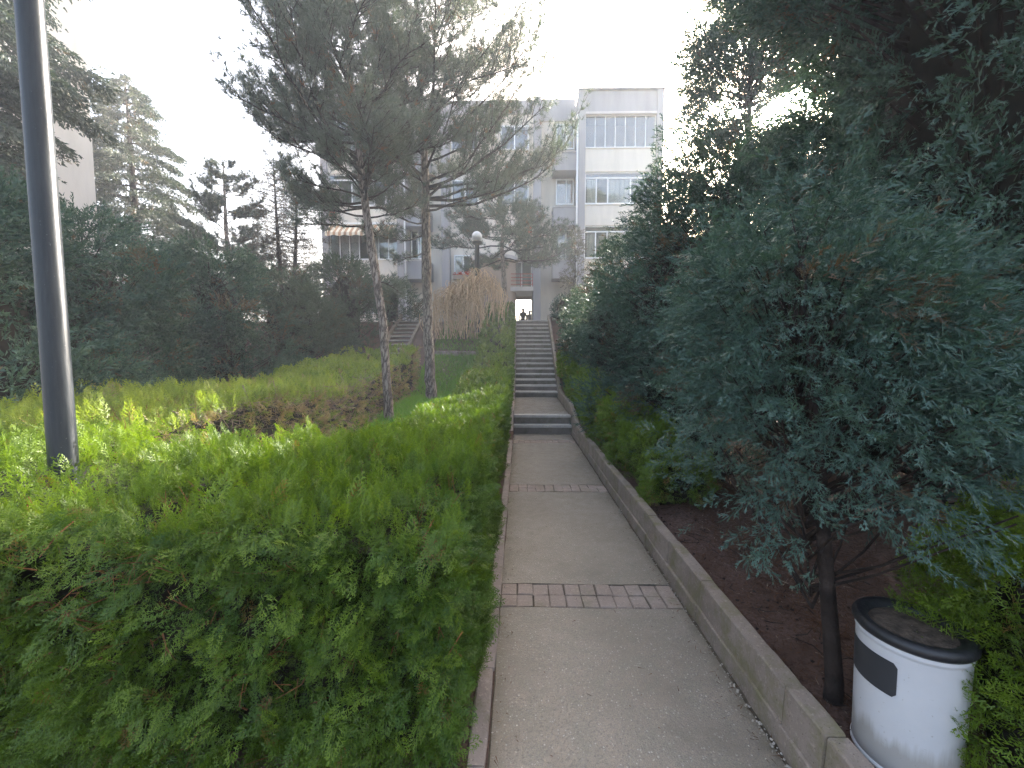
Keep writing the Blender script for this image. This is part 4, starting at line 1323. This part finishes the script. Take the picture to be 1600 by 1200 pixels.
# tall trees behind
conifer('cypress_tree', 'tall lacy cypress with the sun breaking through its left side', M['juniper'], (5.45, 10.3, G(5.45, 10.3)), 13.5, col(1.8), 1000, 18, .36, JU[2], fill=.75, blen=.8, up=1.0, z0=.12, dryp=.06, core=0, trunk_r=.07, lump=.5, lf=1.6, gap=.40, droop=.45, cull=False, spread=.3)
conifer('cypress_tree', 'tall dense cypress right of the sun', M['juniper'], (7.7, 8.6, G(7.7, 8.6)), 14, col(2.1), 480, 22, .38, JU[2], blen=.9, up=.4, z0=.08, dryp=.04, core=.6, trunk_r=.14, gap=.2)
conifer('cypress_tree', 'tall dense cypress at the upper right corner', M['juniper'], (6.3, 5.0, G(6.3, 5.0)), 11, col(1.8), 440, 24, .36, JU[2], blen=.9, up=.35, z0=.08, dryp=.04, core=.6, trunk_r=.12)
conifer('conifer_sapling', 'small brownish conifer in front of the right tower', M['brown_twig'], (2.3, 17.4, 3.0), 3.7, lambda z: .75 * (1.05 - z), 70, 14, .24, JU[3], blen=.4, up=.2, z0=.1, core=0, trunk_r=.04)
# left junipers
LJ = [((-6.9, 4.9), 3.6, 1.5, 'dark juniper behind the lamp post at the left edge', JU[2], .33, 400, 'juniper_left'),
      ((-7.9, 7.4), 4.1, 1.7, 'tall dark blue juniper right of the lamp post', JU[2], .34, 400, 'juniper_left'),
      ((-7.5, 9.9), 3.75, 1.6, 'blue green juniper in the middle of the left bank', JU[2], .34, 340, 'juniper_left'),
      ((-6.9, 12.3), 3.3, 1.5, 'grey green juniper below the bare larch', JU[2], .34, 300, 'juniper_far'),
      ((-6.1, 14.4), 2.9, 1.3, 'feathery grey green juniper left of the first pine trunk', JU[2], .34, 270, 'juniper_far'),
      ((-5.2, 16.4), 1.6, .9, 'small juniper at the head of the left stairs', JU[3], .28, 80, 'juniper_far'),
      ((-10.5, 6.2), 3.9, 1.7, 'dark juniper at the far left beneath the cedar', JU[2], .34, 200, 'juniper_left')]
for (p, h, R, lb, tm, sz, nb, mt) in LJ:
    conifer('juniper_shrub', lb, M[mt], (p[0], p[1], G(*p)), h, egg(R, .9), nb, 20, sz, tm, lump=.36, lf=1.9, blen=.65, up=.45, z0=.03, dryp=.05, core=.46, trunk_r=.06, cat='shrub')

# ------------------------------------------------------------------ pines
def needle_mesh(name, O, D, L, wdt, per, mat, parent, dryp=.03, cone=.75):
    """tufts of needles at points O pointing along D"""
    N = len(O)
    D = D / (np.linalg.norm(D, axis=1, keepdims=True) + 1e-9)
    d = D[:, None, :] + rng.normal(size=(N, per, 3)) * cone
    d /= np.linalg.norm(d, axis=-1, keepdims=True)
    ln = L * rng.uniform(.7, 1.15, (N, per, 1))
    side = np.cross(d, rng.normal(size=(N, per, 3))); side /= (np.linalg.norm(side, axis=-1, keepdims=True) + 1e-9)
    o = O[:, None, :] + rng.normal(size=(N, per, 3)) * .012
    a = o + side * wdt * .5; b = o - side * wdt * .5; c = o + d * ln
    V = np.stack([a, b, c], 2).reshape(-1, 3)
    T = np.arange(len(V)).reshape(-1, 3)
    rn = np.repeat(np.clip(rng.uniform(0, 1, N) * .6 + .4 * (.5 + .5 * wob(O, 1.2)), 0, 1), per * 3)
    dr = np.repeat((rng.uniform(0, 1, N) < dryp) * .9, per * 3)
    tp = np.tile([0, 0, 1.0], N * per)
    TRI_COUNT[0] += len(T)
    ob = np_mesh(name, V, T, mat, {'rnd': rn, 'tip': tp, 'dry': dr}, parent)
    ob['kind'] = 'stuff'
    return ob

def pine(label, base, trunk, radii, branches, needle_L=.13, nw=.0045, per=22, dens=1.0, sub=7, mat='pine', name='pine_tree', twig_r=.012):
    """trunk: list of (dx,dy,z); branches: list of (z, azimuth, length, rise, curve)"""
    t = thing(name, label, 'tree', base)
    n = len(trunk)
    tp = [Vector(p) for p in trunk]
    # knobbly trunk
    pts, rr = [], []
    for i in range(n - 1):
        for k in range(5):
            q = k / 5
            pts.append(tp[i].lerp(tp[i + 1], q) + Vector((random.uniform(-1, 1), random.uniform(-1, 1), 0)) * radii[i] * .14)
            rr.append((radii[i] + (radii[i + 1] - radii[i]) * q) * random.uniform(.93, 1.08))
    pts.append(tp[-1]); rr.append(radii[-1])
    MB().tube(pts, rr, 14).build('trunk', M['bark'], t, True)
    def on_trunk(z):
        for i in range(n - 1):
            if trunk[i][2] <= z <= trunk[i + 1][2]:
                q = (z - trunk[i][2]) / (trunk[i + 1][2] - trunk[i][2])
                return tp[i].lerp(tp[i + 1], q), radii[i] + (radii[i + 1] - radii[i]) * q
        return tp[-1], radii[-1]
    O, D = [], []
    for (z, az, ln, rise, cv) in branches:
        p0, tr = on_trunk(z)
        h = Vector((math.sin(az), math.cos(az), 0))
        s = Vector((h.y, -h.x, 0))
        br_ = []
        wig = random.uniform(-.12, .12)
        for k in range(7):
            q = k / 6
            br_.append(p0 + h * (ln * q * (1 - .08 * q)) + s * (wig * ln * math.sin(q * 3)) + Vector((0, 0, ln * (rise * q + cv * q * q))) + Vector((random.uniform(-1, 1), random.uniform(-1, 1), random.uniform(-1, 1))) * .02 * ln)
        r0 = min(tr * .4, .010 + .009 * ln)
        bm_ = MB(); bm_.tube(br_, [r0 * (1 - .78 * k / 6) for k in range(7)], 6, False)
        ns = int(sub * (0.6 + ln * .75))
        for k in range(ns):
            q = .28 + .72 * (k + random.random() * .8) / ns
            i = min(5, int(q * 6)); p = br_[i].lerp(br_[i + 1], q * 6 - i)
            dirb = (br_[i + 1] - br_[i]).normalized()
            sd = s * random.choice((-1, 1)) * random.uniform(.4, 1.1) + Vector((0, 0, random.uniform(.0, .8)))
            d = (dirb * random.uniform(.5, 1) + sd).normalized()
            l2 = ln * .34 * (1.15 - .6 * q) * random.uniform(.6, 1.3)
            l2 = min(l2, 1.0)
            e = p + d * l2 + Vector((0, 0, .22 * l2))
            mid = p + d * l2 * .5
            bm_.tube([p, mid, e], [twig_r * .7, twig_r * .5, twig_r * .3], 4, False)
            nt_ = max(3, int((3 + l2 * 11) * dens))
            for j in range(nt_):
                w_ = .3 + .7 * (j + 1) / nt_
                pt = (p.lerp(mid, w_ * 2) if w_ < .5 else mid.lerp(e, w_ * 2 - 1)) + Vector(rng.normal(size=3)) * .055
                dv = (d + Vector((0, 0, .35)) + Vector(rng.normal(size=3)) * .35)
                if random.random() < .45 and j > 0:       # side twiglet
                    l3 = random.uniform(.08, .22)
                    e3 = pt + dv.normalized() * l3
                    bm_.tube([pt, e3], [twig_r * .3, twig_r * .2], 3, False)
                    pt = e3
                O.append(pt); D.append(dv)
        O.append(br_[-1]); D.append(br_[-1] - br_[-2])
        bm_.build('branch', M['dark_bark'], t)
    needle_mesh('crown', np.array([tuple(q) for q in O]), np.array([tuple(q) for q in D]), needle_L, nw, per, M[mat], t)
    return t

R_ = random.Random(21)
def whorls(z0, z1, n, lfun, rise, cv, azf=None, jit=.38):
    out = []
    for k in range(n):
        z = z0 + (z1 - z0) * (k + R_.random()) / n
        az = k * 2.4 + R_.uniform(-.5, .5) if azf is None else azf(k)
        out.append((z, az, lfun(z, az) * R_.uniform(1 - jit, 1 + jit), rise + R_.uniform(-.32, .28), cv * R_.uniform(.3, 1.5)))
    return out
# first pine: nearer, leaning left, dense crown
b1 = (-2.80, 8.7, G(-2.8, 8.7))
tr1 = [(0, 0, -.2), (-.05, 0, .9), (-.10, .0, 2.2), (-.30, .0, 3.6), (-.52, .05, 5.4), (-.72, .05, 7.6), (-.85, .1, 10.6)]
lf = lambda z, az: float(np.interp(z, [4.0, 5, 6.5, 8.5, 10.6], [1.8, 1.95, 1.75, 1.35, .8])) * (1.0 if math.sin(az) < 0 else .95)
B1 = whorls(4.5, 10.4, 108, lf, .30, .22) + [(4.3, -1.5, 1.5, .10, .12), (4.1, -1.9, 1.3, -.05, .0), (4.5, -1.6, 1.6, -.05, .05), (4.7, -2.0, 1.5, .0, .1), (4.3, 1.3, 1.1, .1, .2), (4.5, -1.2, 1.7, .05, .2), (3.0, 1.5, .55, -.3, -.2), (4.1, -.3, 1.2, .0, .1)]
pine('leaning pine with a knobbly trunk and dense crown, left one of the pair', b1, tr1, [.115, .09, .085, .085, .075, .055, .015], B1, needle_L=.17, nw=.0095, dens=1.35, per=16)
# second pine: behind it, wide airy right side
b2 = (-2.32, 10.8, G(-2.32, 10.8))
tr2 = [(0, 0, -.2), (-.06, 0, .8), (-.10, 0, 2.2), (-.12, 0, 3.8), (-.10, .0, 5.6), (-.2, .05, 7.8), (-.3, .1, 11.0)]
lf2 = lambda z, az: float(np.interp(z, [3.5, 5, 7, 9, 11], [1.8, 2.9, 2.9, 2.0, .6])) * (1.0 if math.sin(az) > 0 else .6)
B2 = whorls(5.1, 10.8, 62, lf2, .38, .20) + [
    (5.05, 1.45, 3.7, .03, .30), (5.3, 1.2, 3.2, .15, .2), (5.5, 1.8, 3.4, .2, .25), (4.9, 1.9, 2.4, .02, .10),
    (5.2, 1.6, 3.9, .16, .18), (4.3, -1.5, 1.3, -.2, .2), (3.9, -1.2, 1.1, -.3, .1), (4.6, -1.5, 1.5, .1, .3), (4.8, -.6, 1.3, .1, .2)]
pine('taller pine with long open branches spreading right above the globe lamp', b2, tr2, [.17, .135, .125, .118, .10, .07, .015], B2, needle_L=.16, nw=.0095, dens=1.15, per=16, sub=7)
# spreading dark pine behind the globe lamp
b4 = (-.75, 17.7, 3.0)
B4 = whorls(2.5, 4.9, 26, lambda z, az: float(np.interp(z, [2.4, 3.4, 5.0], [2.2, 2.7, 1.2])), -.02, .06)
pine('spreading dark pine behind the globe lamp, before the round stair drum', b4, [(0, 0, -.2), (.08, 0, 1.6), (0, 0, 3.2), (.05, 0, 5.0)], [.13, .11, .08, .02], B4, .19, .012, 17, 1.2, 7, twig_r=.014)
# small far pine on the left
b3 = (-14.2, 20, 3.0)
B3 = whorls(1.2, 7.6, 42, lambda z, az: float(np.interp(z, [1, 3, 6, 7.7], [2.0, 2.1, 1.3, .4])), .15, .22)
pine('small far pine between the left cedar and the bare larch', b3, [(0, 0, -.2), (.05, 0, 2.5), (0, 0, 5), (0, 0, 7.8)], [.16, .13, .08, .02], B3, .24, .018, 20, .9, 7, 'cedar', twig_r=.016)

# ------------------------------------------------------------------ cedars with drooping plates
def cedar(label, base, h, zlow, R, n, mat, size, tm, name='cedar_tree', droop=.35, per=1.0, tp=.75):
    t = thing(name, label, 'tree', base)
    MB().tube([(0, 0, -.3), (.1, 0, h * .5), (0, 0, h)], [.24, .15, .02], 10).build('trunk', M['dark_bark'], t, True)
    sp = Sprays(); O, D, SZ = [], [], []
    mb = MB()
    for k in range(n):
        q = (k + random.random()) / n
        z = zlow + (h - zlow) * q
        ln = R * (1.04 - q) ** tp * (1.0 if tp > .5 else .45 + .55 * min(1, q * 3.2)) * random.uniform(.72, 1.12)
        az = k * 2.4 + random.uniform(-.4, .4)
        hd = Vector((math.cos(az), math.sin(az), 0)); sd = Vector((-hd.y, hd.x, 0))
        f = lambda s: Vector((0, 0, z)) + hd * (ln * s) + Vector((0, 0, ln * (.22 * s - droop * s * s)))
        mb.tube([f(0), f(.35), f(.7), f(1)], [.045, .03, .018, .006], 5, False)
        m_ = int((14 + ln * 22) * per)
        for j in range(m_):
            s = random.uniform(.18, 1.0)
            lat = random.gauss(0, .20) * ln * (1.1 - .7 * s)
            p = f(s) + sd * lat + Vector((0, 0, random.uniform(-.16, .03)))
            d = hd * .8 + sd * (lat * 1.1) + Vector((0, 0, -.35 - .4 * s)) + Vector(rng.normal(size=3)) * .25
            O.append(tuple(p)); D.append(tuple(d)); SZ.append(size * random.uniform(.6, 1.25))
    mb.build('branches', M['dark_bark'], t)['kind'] = 'stuff'
    O, D, SZ = np.array(O), np.array(D), np.array(SZ)
    sp.scatter(tm, O, D, SZ, np.clip(rng.uniform(0, 1, len(O)) * .6 + .2 * (1 + wob(O, 1.0)), 0, 1), (rng.uniform(0, 1, len(O)) < .03) * .8)
    sp.build('crown', M[mat], t)
    return t
cedar('large cedar with drooping boughs in front of the cream block', (-12.9, 9.4, G(-12.9, 9.4)), 15.5, 5.2, 2.9, 100, 'cedar', .44, JU[3], per=2.6, tp=.3)
cedar('layered conical cedar right of the cream block', (-19.2, 20.5, 3.0), 12.2, .8, 4.6, 95, 'cedar', .5, JU[3], droop=.42, per=1.8)

# ------------------------------------------------------------------ bare larch
def bare_tree(name, label, base, stems, h, n, twl):
    t = thing(name, label, 'tree', base)
    mt = MB(); O, D, SZ = [], [], []
    for (dx, dy, hh) in stems:
        top = Vector((dx * 1.3, dy, hh))
        MB().tube([(dx * .4, 0, -.2), (dx, dy * .5, hh * .5), top], [.11, .07, .012], 8).build('trunk', M['dark_bark'], t, True)
        for k in range(n):
            q = .12 + .86 * (k + random.random()) / n
            p = Vector((dx * (.4 + .9 * q), dy * q, hh * q))
            az = k * 2.4 + random.uniform(-.5, .5)
            ln = twl * (1.1 - q) ** .7 * random.uniform(.6, 1.15)
            hd = Vector((math.cos(az), math.sin(az), 0)); sd = Vector((-hd.y, hd.x, 0))
            f = lambda s: p + hd * ln * s + Vector((0, 0, ln * (.30 * s - .12 * s * s)))
            mt.tube([f(0), f(.5), f(1)], [.018, .012, .005], 4, False)
            for j in range(int(7 + ln * 8)):
                s = random.uniform(.2, 1)
                a = f(s)
                d = hd * .5 + sd * random.choice((-1, 1)) * random.uniform(.3, 1) + Vector((0, 0, random.uniform(-.7, .2)))
                O.append(tuple(a)); D.append(tuple(d)); SZ.append(random.uniform(.25, .55))
    mt.build('branches', M['dark_bark'], t)['kind'] = 'stuff'
    O, D, SZ = np.array(O), np.array(D), np.array(SZ)
    r2 = random.Random(5)
    tw = []
    for k in range(4):
        T = Template()
        for i in range(3):
            T.leaf((.03 * (i % 2), i / 3, 0), (.03 * ((i + 1) % 2), (i + 1) / 3, 0), .030, np.array([.3, 0, 1]), 0, .3)
        for i in range(9):
            tt = .1 + .09 * i; sg = -1 if i % 2 else 1
            T.leaf((0, tt, 0), (sg * r2.uniform(.12, .3), tt + r2.uniform(.1, .3), r2.uniform(-.15, .15)), .045, np.array([0, .2, 1]), .2, 1)
        tw.append(T.done())
    sp = Sprays()
    sp.scatter(tw, O, D, SZ, rng.uniform(0, 1, len(O)), (rng.uniform(0, 1, len(O)) < .1) * .6)
    sp.build('twigs', M['larch'], t)
    return t
bare_tree('larch_tree', 'bare twiggy larch with two thin stems left of the building', (-9.8, 17.2, 3.0), [(-.25, 0, 6.6), (.45, .1, 6.0)], 6.6, 110, 1.9)

# ------------------------------------------------------------------ weeping tree
wt = thing('weeping_tree', 'leafless straw coloured weeping tree left of the stairs', 'tree', (-1.95, 15.0, 2.15))
MB().tube([(0, 0, -.1), (.03, 0, .8), (-.03, .02, 1.5), (.02, 0, 2.05)], [.07, .06, .065, .05], 9).build('trunk', M['dark_bark'], wt, True)
mb_o = {'v': [], 't': [], 'r': [], 'tip': []}
def strand(pts, r0, r1, rv):
    n = len(pts)
    for i in range(n - 1):
        a, b = Vector(pts[i]), Vector(pts[i + 1])
        ra = r0 + (r1 - r0) * i / (n - 1); rb = r0 + (r1 - r0) * (i + 1) / (n - 1)
        for u in (Vector((1, 0, 0)), Vector((0, 1, 0))):
            k = len(mb_o['v'])
            mb_o['v'] += [a - u * ra, a + u * ra, b + u * rb, b - u * rb]
            mb_o['t'] += [(k, k + 1, k + 2), (k, k + 2, k + 3)]
            mb_o['r'] += [rv] * 4; mb_o['tip'] += [i / n] * 4
for k in range(440):
    az = random.uniform(0, 6.283)
    off = random.gauss(.35, .28)
    rad = min(1.0, abs(random.gauss(.58, .3)) + .08) if random.random() < .86 else random.uniform(.8, 1.3)
    drop = random.uniform(.22, 1.05) * (1.75 + .1 * rad)
    sx = .55 if random.random() < .42 else -.45
    top = (2.42 if sx > 0 else 1.98) - .55 * (rad / .95) ** 1.6 + random.uniform(-.22, .24)
    pts = []
    wx, wy, ph = random.gauss(0, .09), random.gauss(0, .09), random.uniform(0, 6)
    for i in range(9):
        q = i / 8
        r = rad * (1 - (1 - min(1, q * 2.2)) ** 2) * (1 - .12 * max(0, q - .6))
        z = top - .35 * (1 - min(1, q * 3.2)) ** 2 + .10 * math.sin(min(1, q * 2.4) * 3.14) - drop * max(0, q - .30) ** 1.2 * 1.5
        pts.append((sx * .8 * min(1, .4 + q * 2) + r * math.cos(az) * 1.05 + wx * math.sin(q * 7 + ph) + random.uniform(-.02, .02), r * math.sin(az) * .8 + wy * math.sin(q * 6 + ph), max(.06, z)))
    strand(pts, .014, .007, random.random())
np_s = np_mesh('strands', np.array([tuple(p) for p in mb_o['v']]), np.array(mb_o['t']), M['straw'], {'rnd': mb_o['r'], 'tip': mb_o['tip'], 'dry': (rng.uniform(0, 1, len(mb_o['v'])) < .02) * 1.0}, wt)
np_s['kind'] = 'stuff'

# ------------------------------------------------------------------ people in the passage
def person(label, loc, rotz, coat, turn=0.0):
    t = thing('person', label, 'person', loc, None, rotz)
    J = {'pel': (0, 0, .95), 'wai': (0, 0, 1.1), 'che': (0, .01, 1.33), 'nec': (0, 0, 1.5), 'hd': (0, -.02, 1.6), 'top': (0, -.01, 1.71),
         'sl': (-.19, 0, 1.42), 'el': (-.25, .03, 1.14), 'hl': (-.22, -.10, .92), 'sr': (.19, 0, 1.42), 'er': (.25, .03, 1.14), 'hr': (.22, -.10, .92),
         'pl': (-.10, 0, .9), 'kl': (-.11, -.03, .5), 'al': (-.11, .03, .09), 'tl': (-.12, -.15, .03), 'pr': (.10, 0, .9), 'kr': (.11, .04, .5), 'ar': (.11, .10, .09), 'tr': (.12, -.07, .03)}
    Rr = {'pel': .15, 'wai': .14, 'che': .17, 'nec': .06, 'hd': .095, 'top': .07, 'sl': .075, 'el': .055, 'hl': .045, 'sr': .075, 'er': .055, 'hr': .045,
          'pl': .095, 'kl': .065, 'al': .05, 'tl': .04, 'pr': .095, 'kr': .065, 'ar': .05, 'tr': .04}
    E_ = [('pel', 'wai'), ('wai', 'che'), ('che', 'nec'), ('nec', 'hd'), ('hd', 'top'), ('che', 'sl'), ('sl', 'el'), ('el', 'hl'), ('che', 'sr'), ('sr', 'er'), ('er', 'hr'),
          ('pel', 'pl'), ('pl', 'kl'), ('kl', 'al'), ('al', 'tl'), ('pel', 'pr'), ('pr', 'kr'), ('kr', 'ar'), ('ar', 'tr')]
    ks = list(J)
    me = bpy.data.meshes.new('body')
    me.from_pydata([J[k] for k in ks], [(ks.index(a), ks.index(b)) for a, b in E_], [])
    o = bpy.data.objects.new('body', me); link(o, t)
    o.modifiers.new('skin', 'SKIN'); o.modifiers.new('sub', 'SUBSURF').levels = 2
    o.modifiers['sub'].render_levels = 2
    for i, k in enumerate(ks):
        me.skin_vertices[0].data[i].radius = (Rr[k], Rr[k] * .85)
    me.skin_vertices[0].data[0].use_root = True
    me.materials.append(coat)
    # face and hair
    MB().lathe([(.001, -.02), (.05, 0), (.075, .05), (.08, .1), (.06, .15), (.001, .17)], 14).build('face', M['skin'], t, True, (0, -.045, 1.55))
    MB().lathe([(.10, 0), (.108, .05), (.09, .11), (.001, .145)], 14).build('hair', M['hair'], t, True, (0, .01, 1.62))
    return t
person('person in a dark coat standing in the passage, nearer the middle', (.22, 27.2, 3.015), math.radians(160), M['cloth_dark'])
person('person in navy clothes standing half hidden by the passage wall', (.68, 28.6, 3.015), math.radians(200), M['cloth_blue'])

# ------------------------------------------------------------------ grass, litter, grit
def blades(n, x0, x1, y0, y1, hgt, wdt):
    P = np.stack([rng.uniform(x0, x1, n), rng.uniform(y0, y1, n)], -1)
    z = ground_z(P[:, 0], P[:, 1])
    o = np.concatenate([P, z[:, None]], 1)
    d = np.concatenate([rng.normal(size=(n, 2)) * .45, np.ones((n, 1))], 1)
    h = hgt * rng.uniform(.5, 1.3, (n, 1)) * (1 + .4 * wob(o, 2)[:, None])
    s = np.cross(d, rng.normal(size=(n, 3))); s /= np.linalg.norm(s, axis=1, keepdims=True); s *= wdt
    V = np.stack([o - s, o + s, o + d * h], 1).reshape(-1, 3)
    return V, np.repeat(np.clip(rng.uniform(0, 1, n) * .6 + .2 + .2 * wob(o, 1.5), 0, 1), 3), np.repeat((rng.uniform(0, 1, n) < .05) * .8, 3), np.tile([0, 0, 1.0], n)
V1 = blades(34000, -3.1, -1.2, 5.5, 14.0, .13, .009)
V2 = blades(7000, -3.3, -1.25, 3.0, 5.5, .10, .004)
V3 = blades(5000, -3.0, -1.1, 14.2, 16.4, .10, .007)
VV = [np.concatenate([a[i] for a in (V1, V2, V3)]) for i in range(4)]
go = np_mesh('grass', VV[0], np.arange(len(VV[0])).reshape(-1, 3), M['grass'], {'rnd': VV[1], 'dry': VV[2], 'tip': VV[3]})
tag(go, 'short bright green grass between the two pines and the stairs', 'grass', kind='stuff')

def litter(n, fx, fy, L, wd_, lift=.008):
    P = np.stack([fx(n), fy(n)], -1)
    z = ground_z(P[:, 0], P[:, 1]) + rng.uniform(.002, lift, n)
    o = np.concatenate([P, z[:, None]], 1)
    d = np.concatenate([rng.normal(size=(n, 2)), rng.normal(size=(n, 1)) * .25], 1); d /= np.linalg.norm(d, axis=1, keepdims=True)
    s = np.cross(d, [0, 0, 1.0]) + rng.normal(size=(n, 3)) * .2; s /= np.linalg.norm(s, axis=1, keepdims=True)
    ln = L * rng.uniform(.4, 1.4, (n, 1))
    V = np.stack([o - s * wd_, o + s * wd_, o + d * ln], 1).reshape(-1, 3)
    return V, np.repeat(rng.uniform(0, 1, n), 3), np.repeat((rng.uniform(0, 1, n) < .03) * 1.0, 3), np.tile([0, 0, 1.0], n)
LV = [litter(16000, lambda n: 1.19 + np.abs(rng.normal(size=n)) * 1.1, lambda n: rng.uniform(.6, 5.0, n), .035, .0022),
      litter(5000, lambda n: 1.5 + np.abs(rng.normal(size=n)) * .8, lambda n: rng.uniform(1.8, 4.6, n), .06, .003, .03)]
PL = []
for (n_, fx) in ((340, lambda n: 1.06 - np.abs(rng.normal(size=n)) * .06), (160, lambda n: rng.uniform(-.1, 1.05, n)), (160, lambda n: -.11 + np.abs(rng.normal(size=n)) * .05)):
    v4 = litter(n_, fx, lambda n: rng.uniform(1.0, 8.0, n), .028, .0022)
    v4[0][:, 2] += .002 - v4[0][:, 2].min() * 0 - np.repeat(ground_z(v4[0][0::3, 0], v4[0][0::3, 1]), 3)
    v4[0][:, 2] = np.clip(v4[0][:, 2], .003, .02)
    PL.append(v4)
LV = [np.concatenate([a[i] for a in LV + PL]) for i in range(4)]
lo_ = np_mesh('leaf_litter', LV[0], np.arange(len(LV[0])).reshape(-1, 3), M['litter'], {'rnd': LV[1], 'dry': LV[2], 'tip': LV[3]})
tag(lo_, 'reddish brown fallen needles on the soil behind the right kerb', 'leaf litter', kind='stuff')

tm_ = MB()
for k in range(150):
    x = 1.22 + abs(random.gauss(0, .8)); yy = random.uniform(.9, 4.8)
    z = float(ground_z(x, yy)) + .006
    a = random.uniform(0, 6.28); L = random.uniform(.03, .16)
    tm_.tube([(x, yy, z), (x + math.cos(a) * L * .5, yy + math.sin(a) * L * .5, z + random.uniform(0, .012)), (x + math.cos(a + .4) * L, yy + math.sin(a + .4) * L, z + random.uniform(0, .02))], [.003, .0025, .0012], 4, False)
for k in range(110):
    x = 1.2 + abs(random.gauss(0, .55)); yy = random.uniform(.9, 4.2)
    z = float(ground_z(x, yy)); q = random.uniform(.005, .014)
    c = Vector((x, yy, z + q * .5))
    vs = [c + Vector((random.uniform(.6, 1.3) * q * a, random.uniform(.6, 1.3) * q * b, random.uniform(.5, 1) * q * cc)) for a, b, cc in ((1, 0, 0), (0, 1, 0), (-1, 0, 0), (0, -1, 0), (0, 0, 1), (0, 0, -1))]
    tm_.add(vs, [(0, 1, 4), (1, 2, 4), (2, 3, 4), (3, 0, 4), (1, 0, 5), (2, 1, 5), (3, 2, 5), (0, 3, 5)])
tg_ = tm_.build('twig_debris', M['dark_bark'])
tag(tg_, 'dark twigs and small clods strewn on the soil beside the bin', 'twigs', kind='stuff')

gm = MB()
for k in range(300):
    q = random.random()
    if q < .72:
        x = 1.055 - abs(random.gauss(0, .014)); yy = random.choice((1.25, 1.5, 1.62, 1.9, 2.3, 2.75, 3.3, 4.2)) + random.gauss(0, .13)
    elif q < .86:
        x = -.115 + abs(random.gauss(0, .014)); yy = random.uniform(1, 6)
    else:
        x = random.uniform(-.1, 1.05); yy = random.uniform(.9, 6)
    s = random.uniform(.002, .0085) if q < .86 else random.uniform(.001, .003)
    c = Vector((x, yy, s * .6 + .001))
    vs = [c + Vector((random.uniform(.6, 1.2) * s * a, random.uniform(.6, 1.2) * s * b, random.uniform(.5, .9) * s * cc)) for a, b, cc in ((1, 0, 0), (0, 1, 0), (-1, 0, 0), (0, -1, 0), (0, 0, 1), (0, 0, -1))]
    gm.add(vs, [(0, 1, 4), (1, 2, 4), (2, 3, 4), (3, 0, 4), (1, 0, 5), (2, 1, 5), (3, 2, 5), (0, 3, 5)])
gr = gm.build('gravel', M['pebble'])
tag(gr, 'pale grit collected along the edges of the path', 'grit', kind='stuff')

# ------------------------------------------------------------------ air
HAZE = 0.0038  # haze volume added, mostly in place of veiling glare in the lens
if HAZE:
    hm = bpy.data.materials.new('air')
    hm.use_nodes = True
    hn = hm.node_tree.nodes
    hn.remove(hn['Principled BSDF'])
    pv = hn.new('ShaderNodeVolumePrincipled')
    pv.inputs['Color'].default_value = (0.88, 0.94, 1.0, 1)
    pv.inputs['Density'].default_value = HAZE
    pv.inputs['Anisotropy'].default_value = 0.3
    hm.node_tree.links.new(pv.outputs[0], hn['Material Output'].inputs['Volume'])
    hz = MB().box(-310, 310, -130, 610, -2.0, 20.0).build('haze', hm)
    tag(hz, 'thin haze added to the air in place of lens veil', 'haze', kind='stuff')
print('TRIS', TRI_COUNT[0], 'OBJECTS', len(bpy.data.objects))
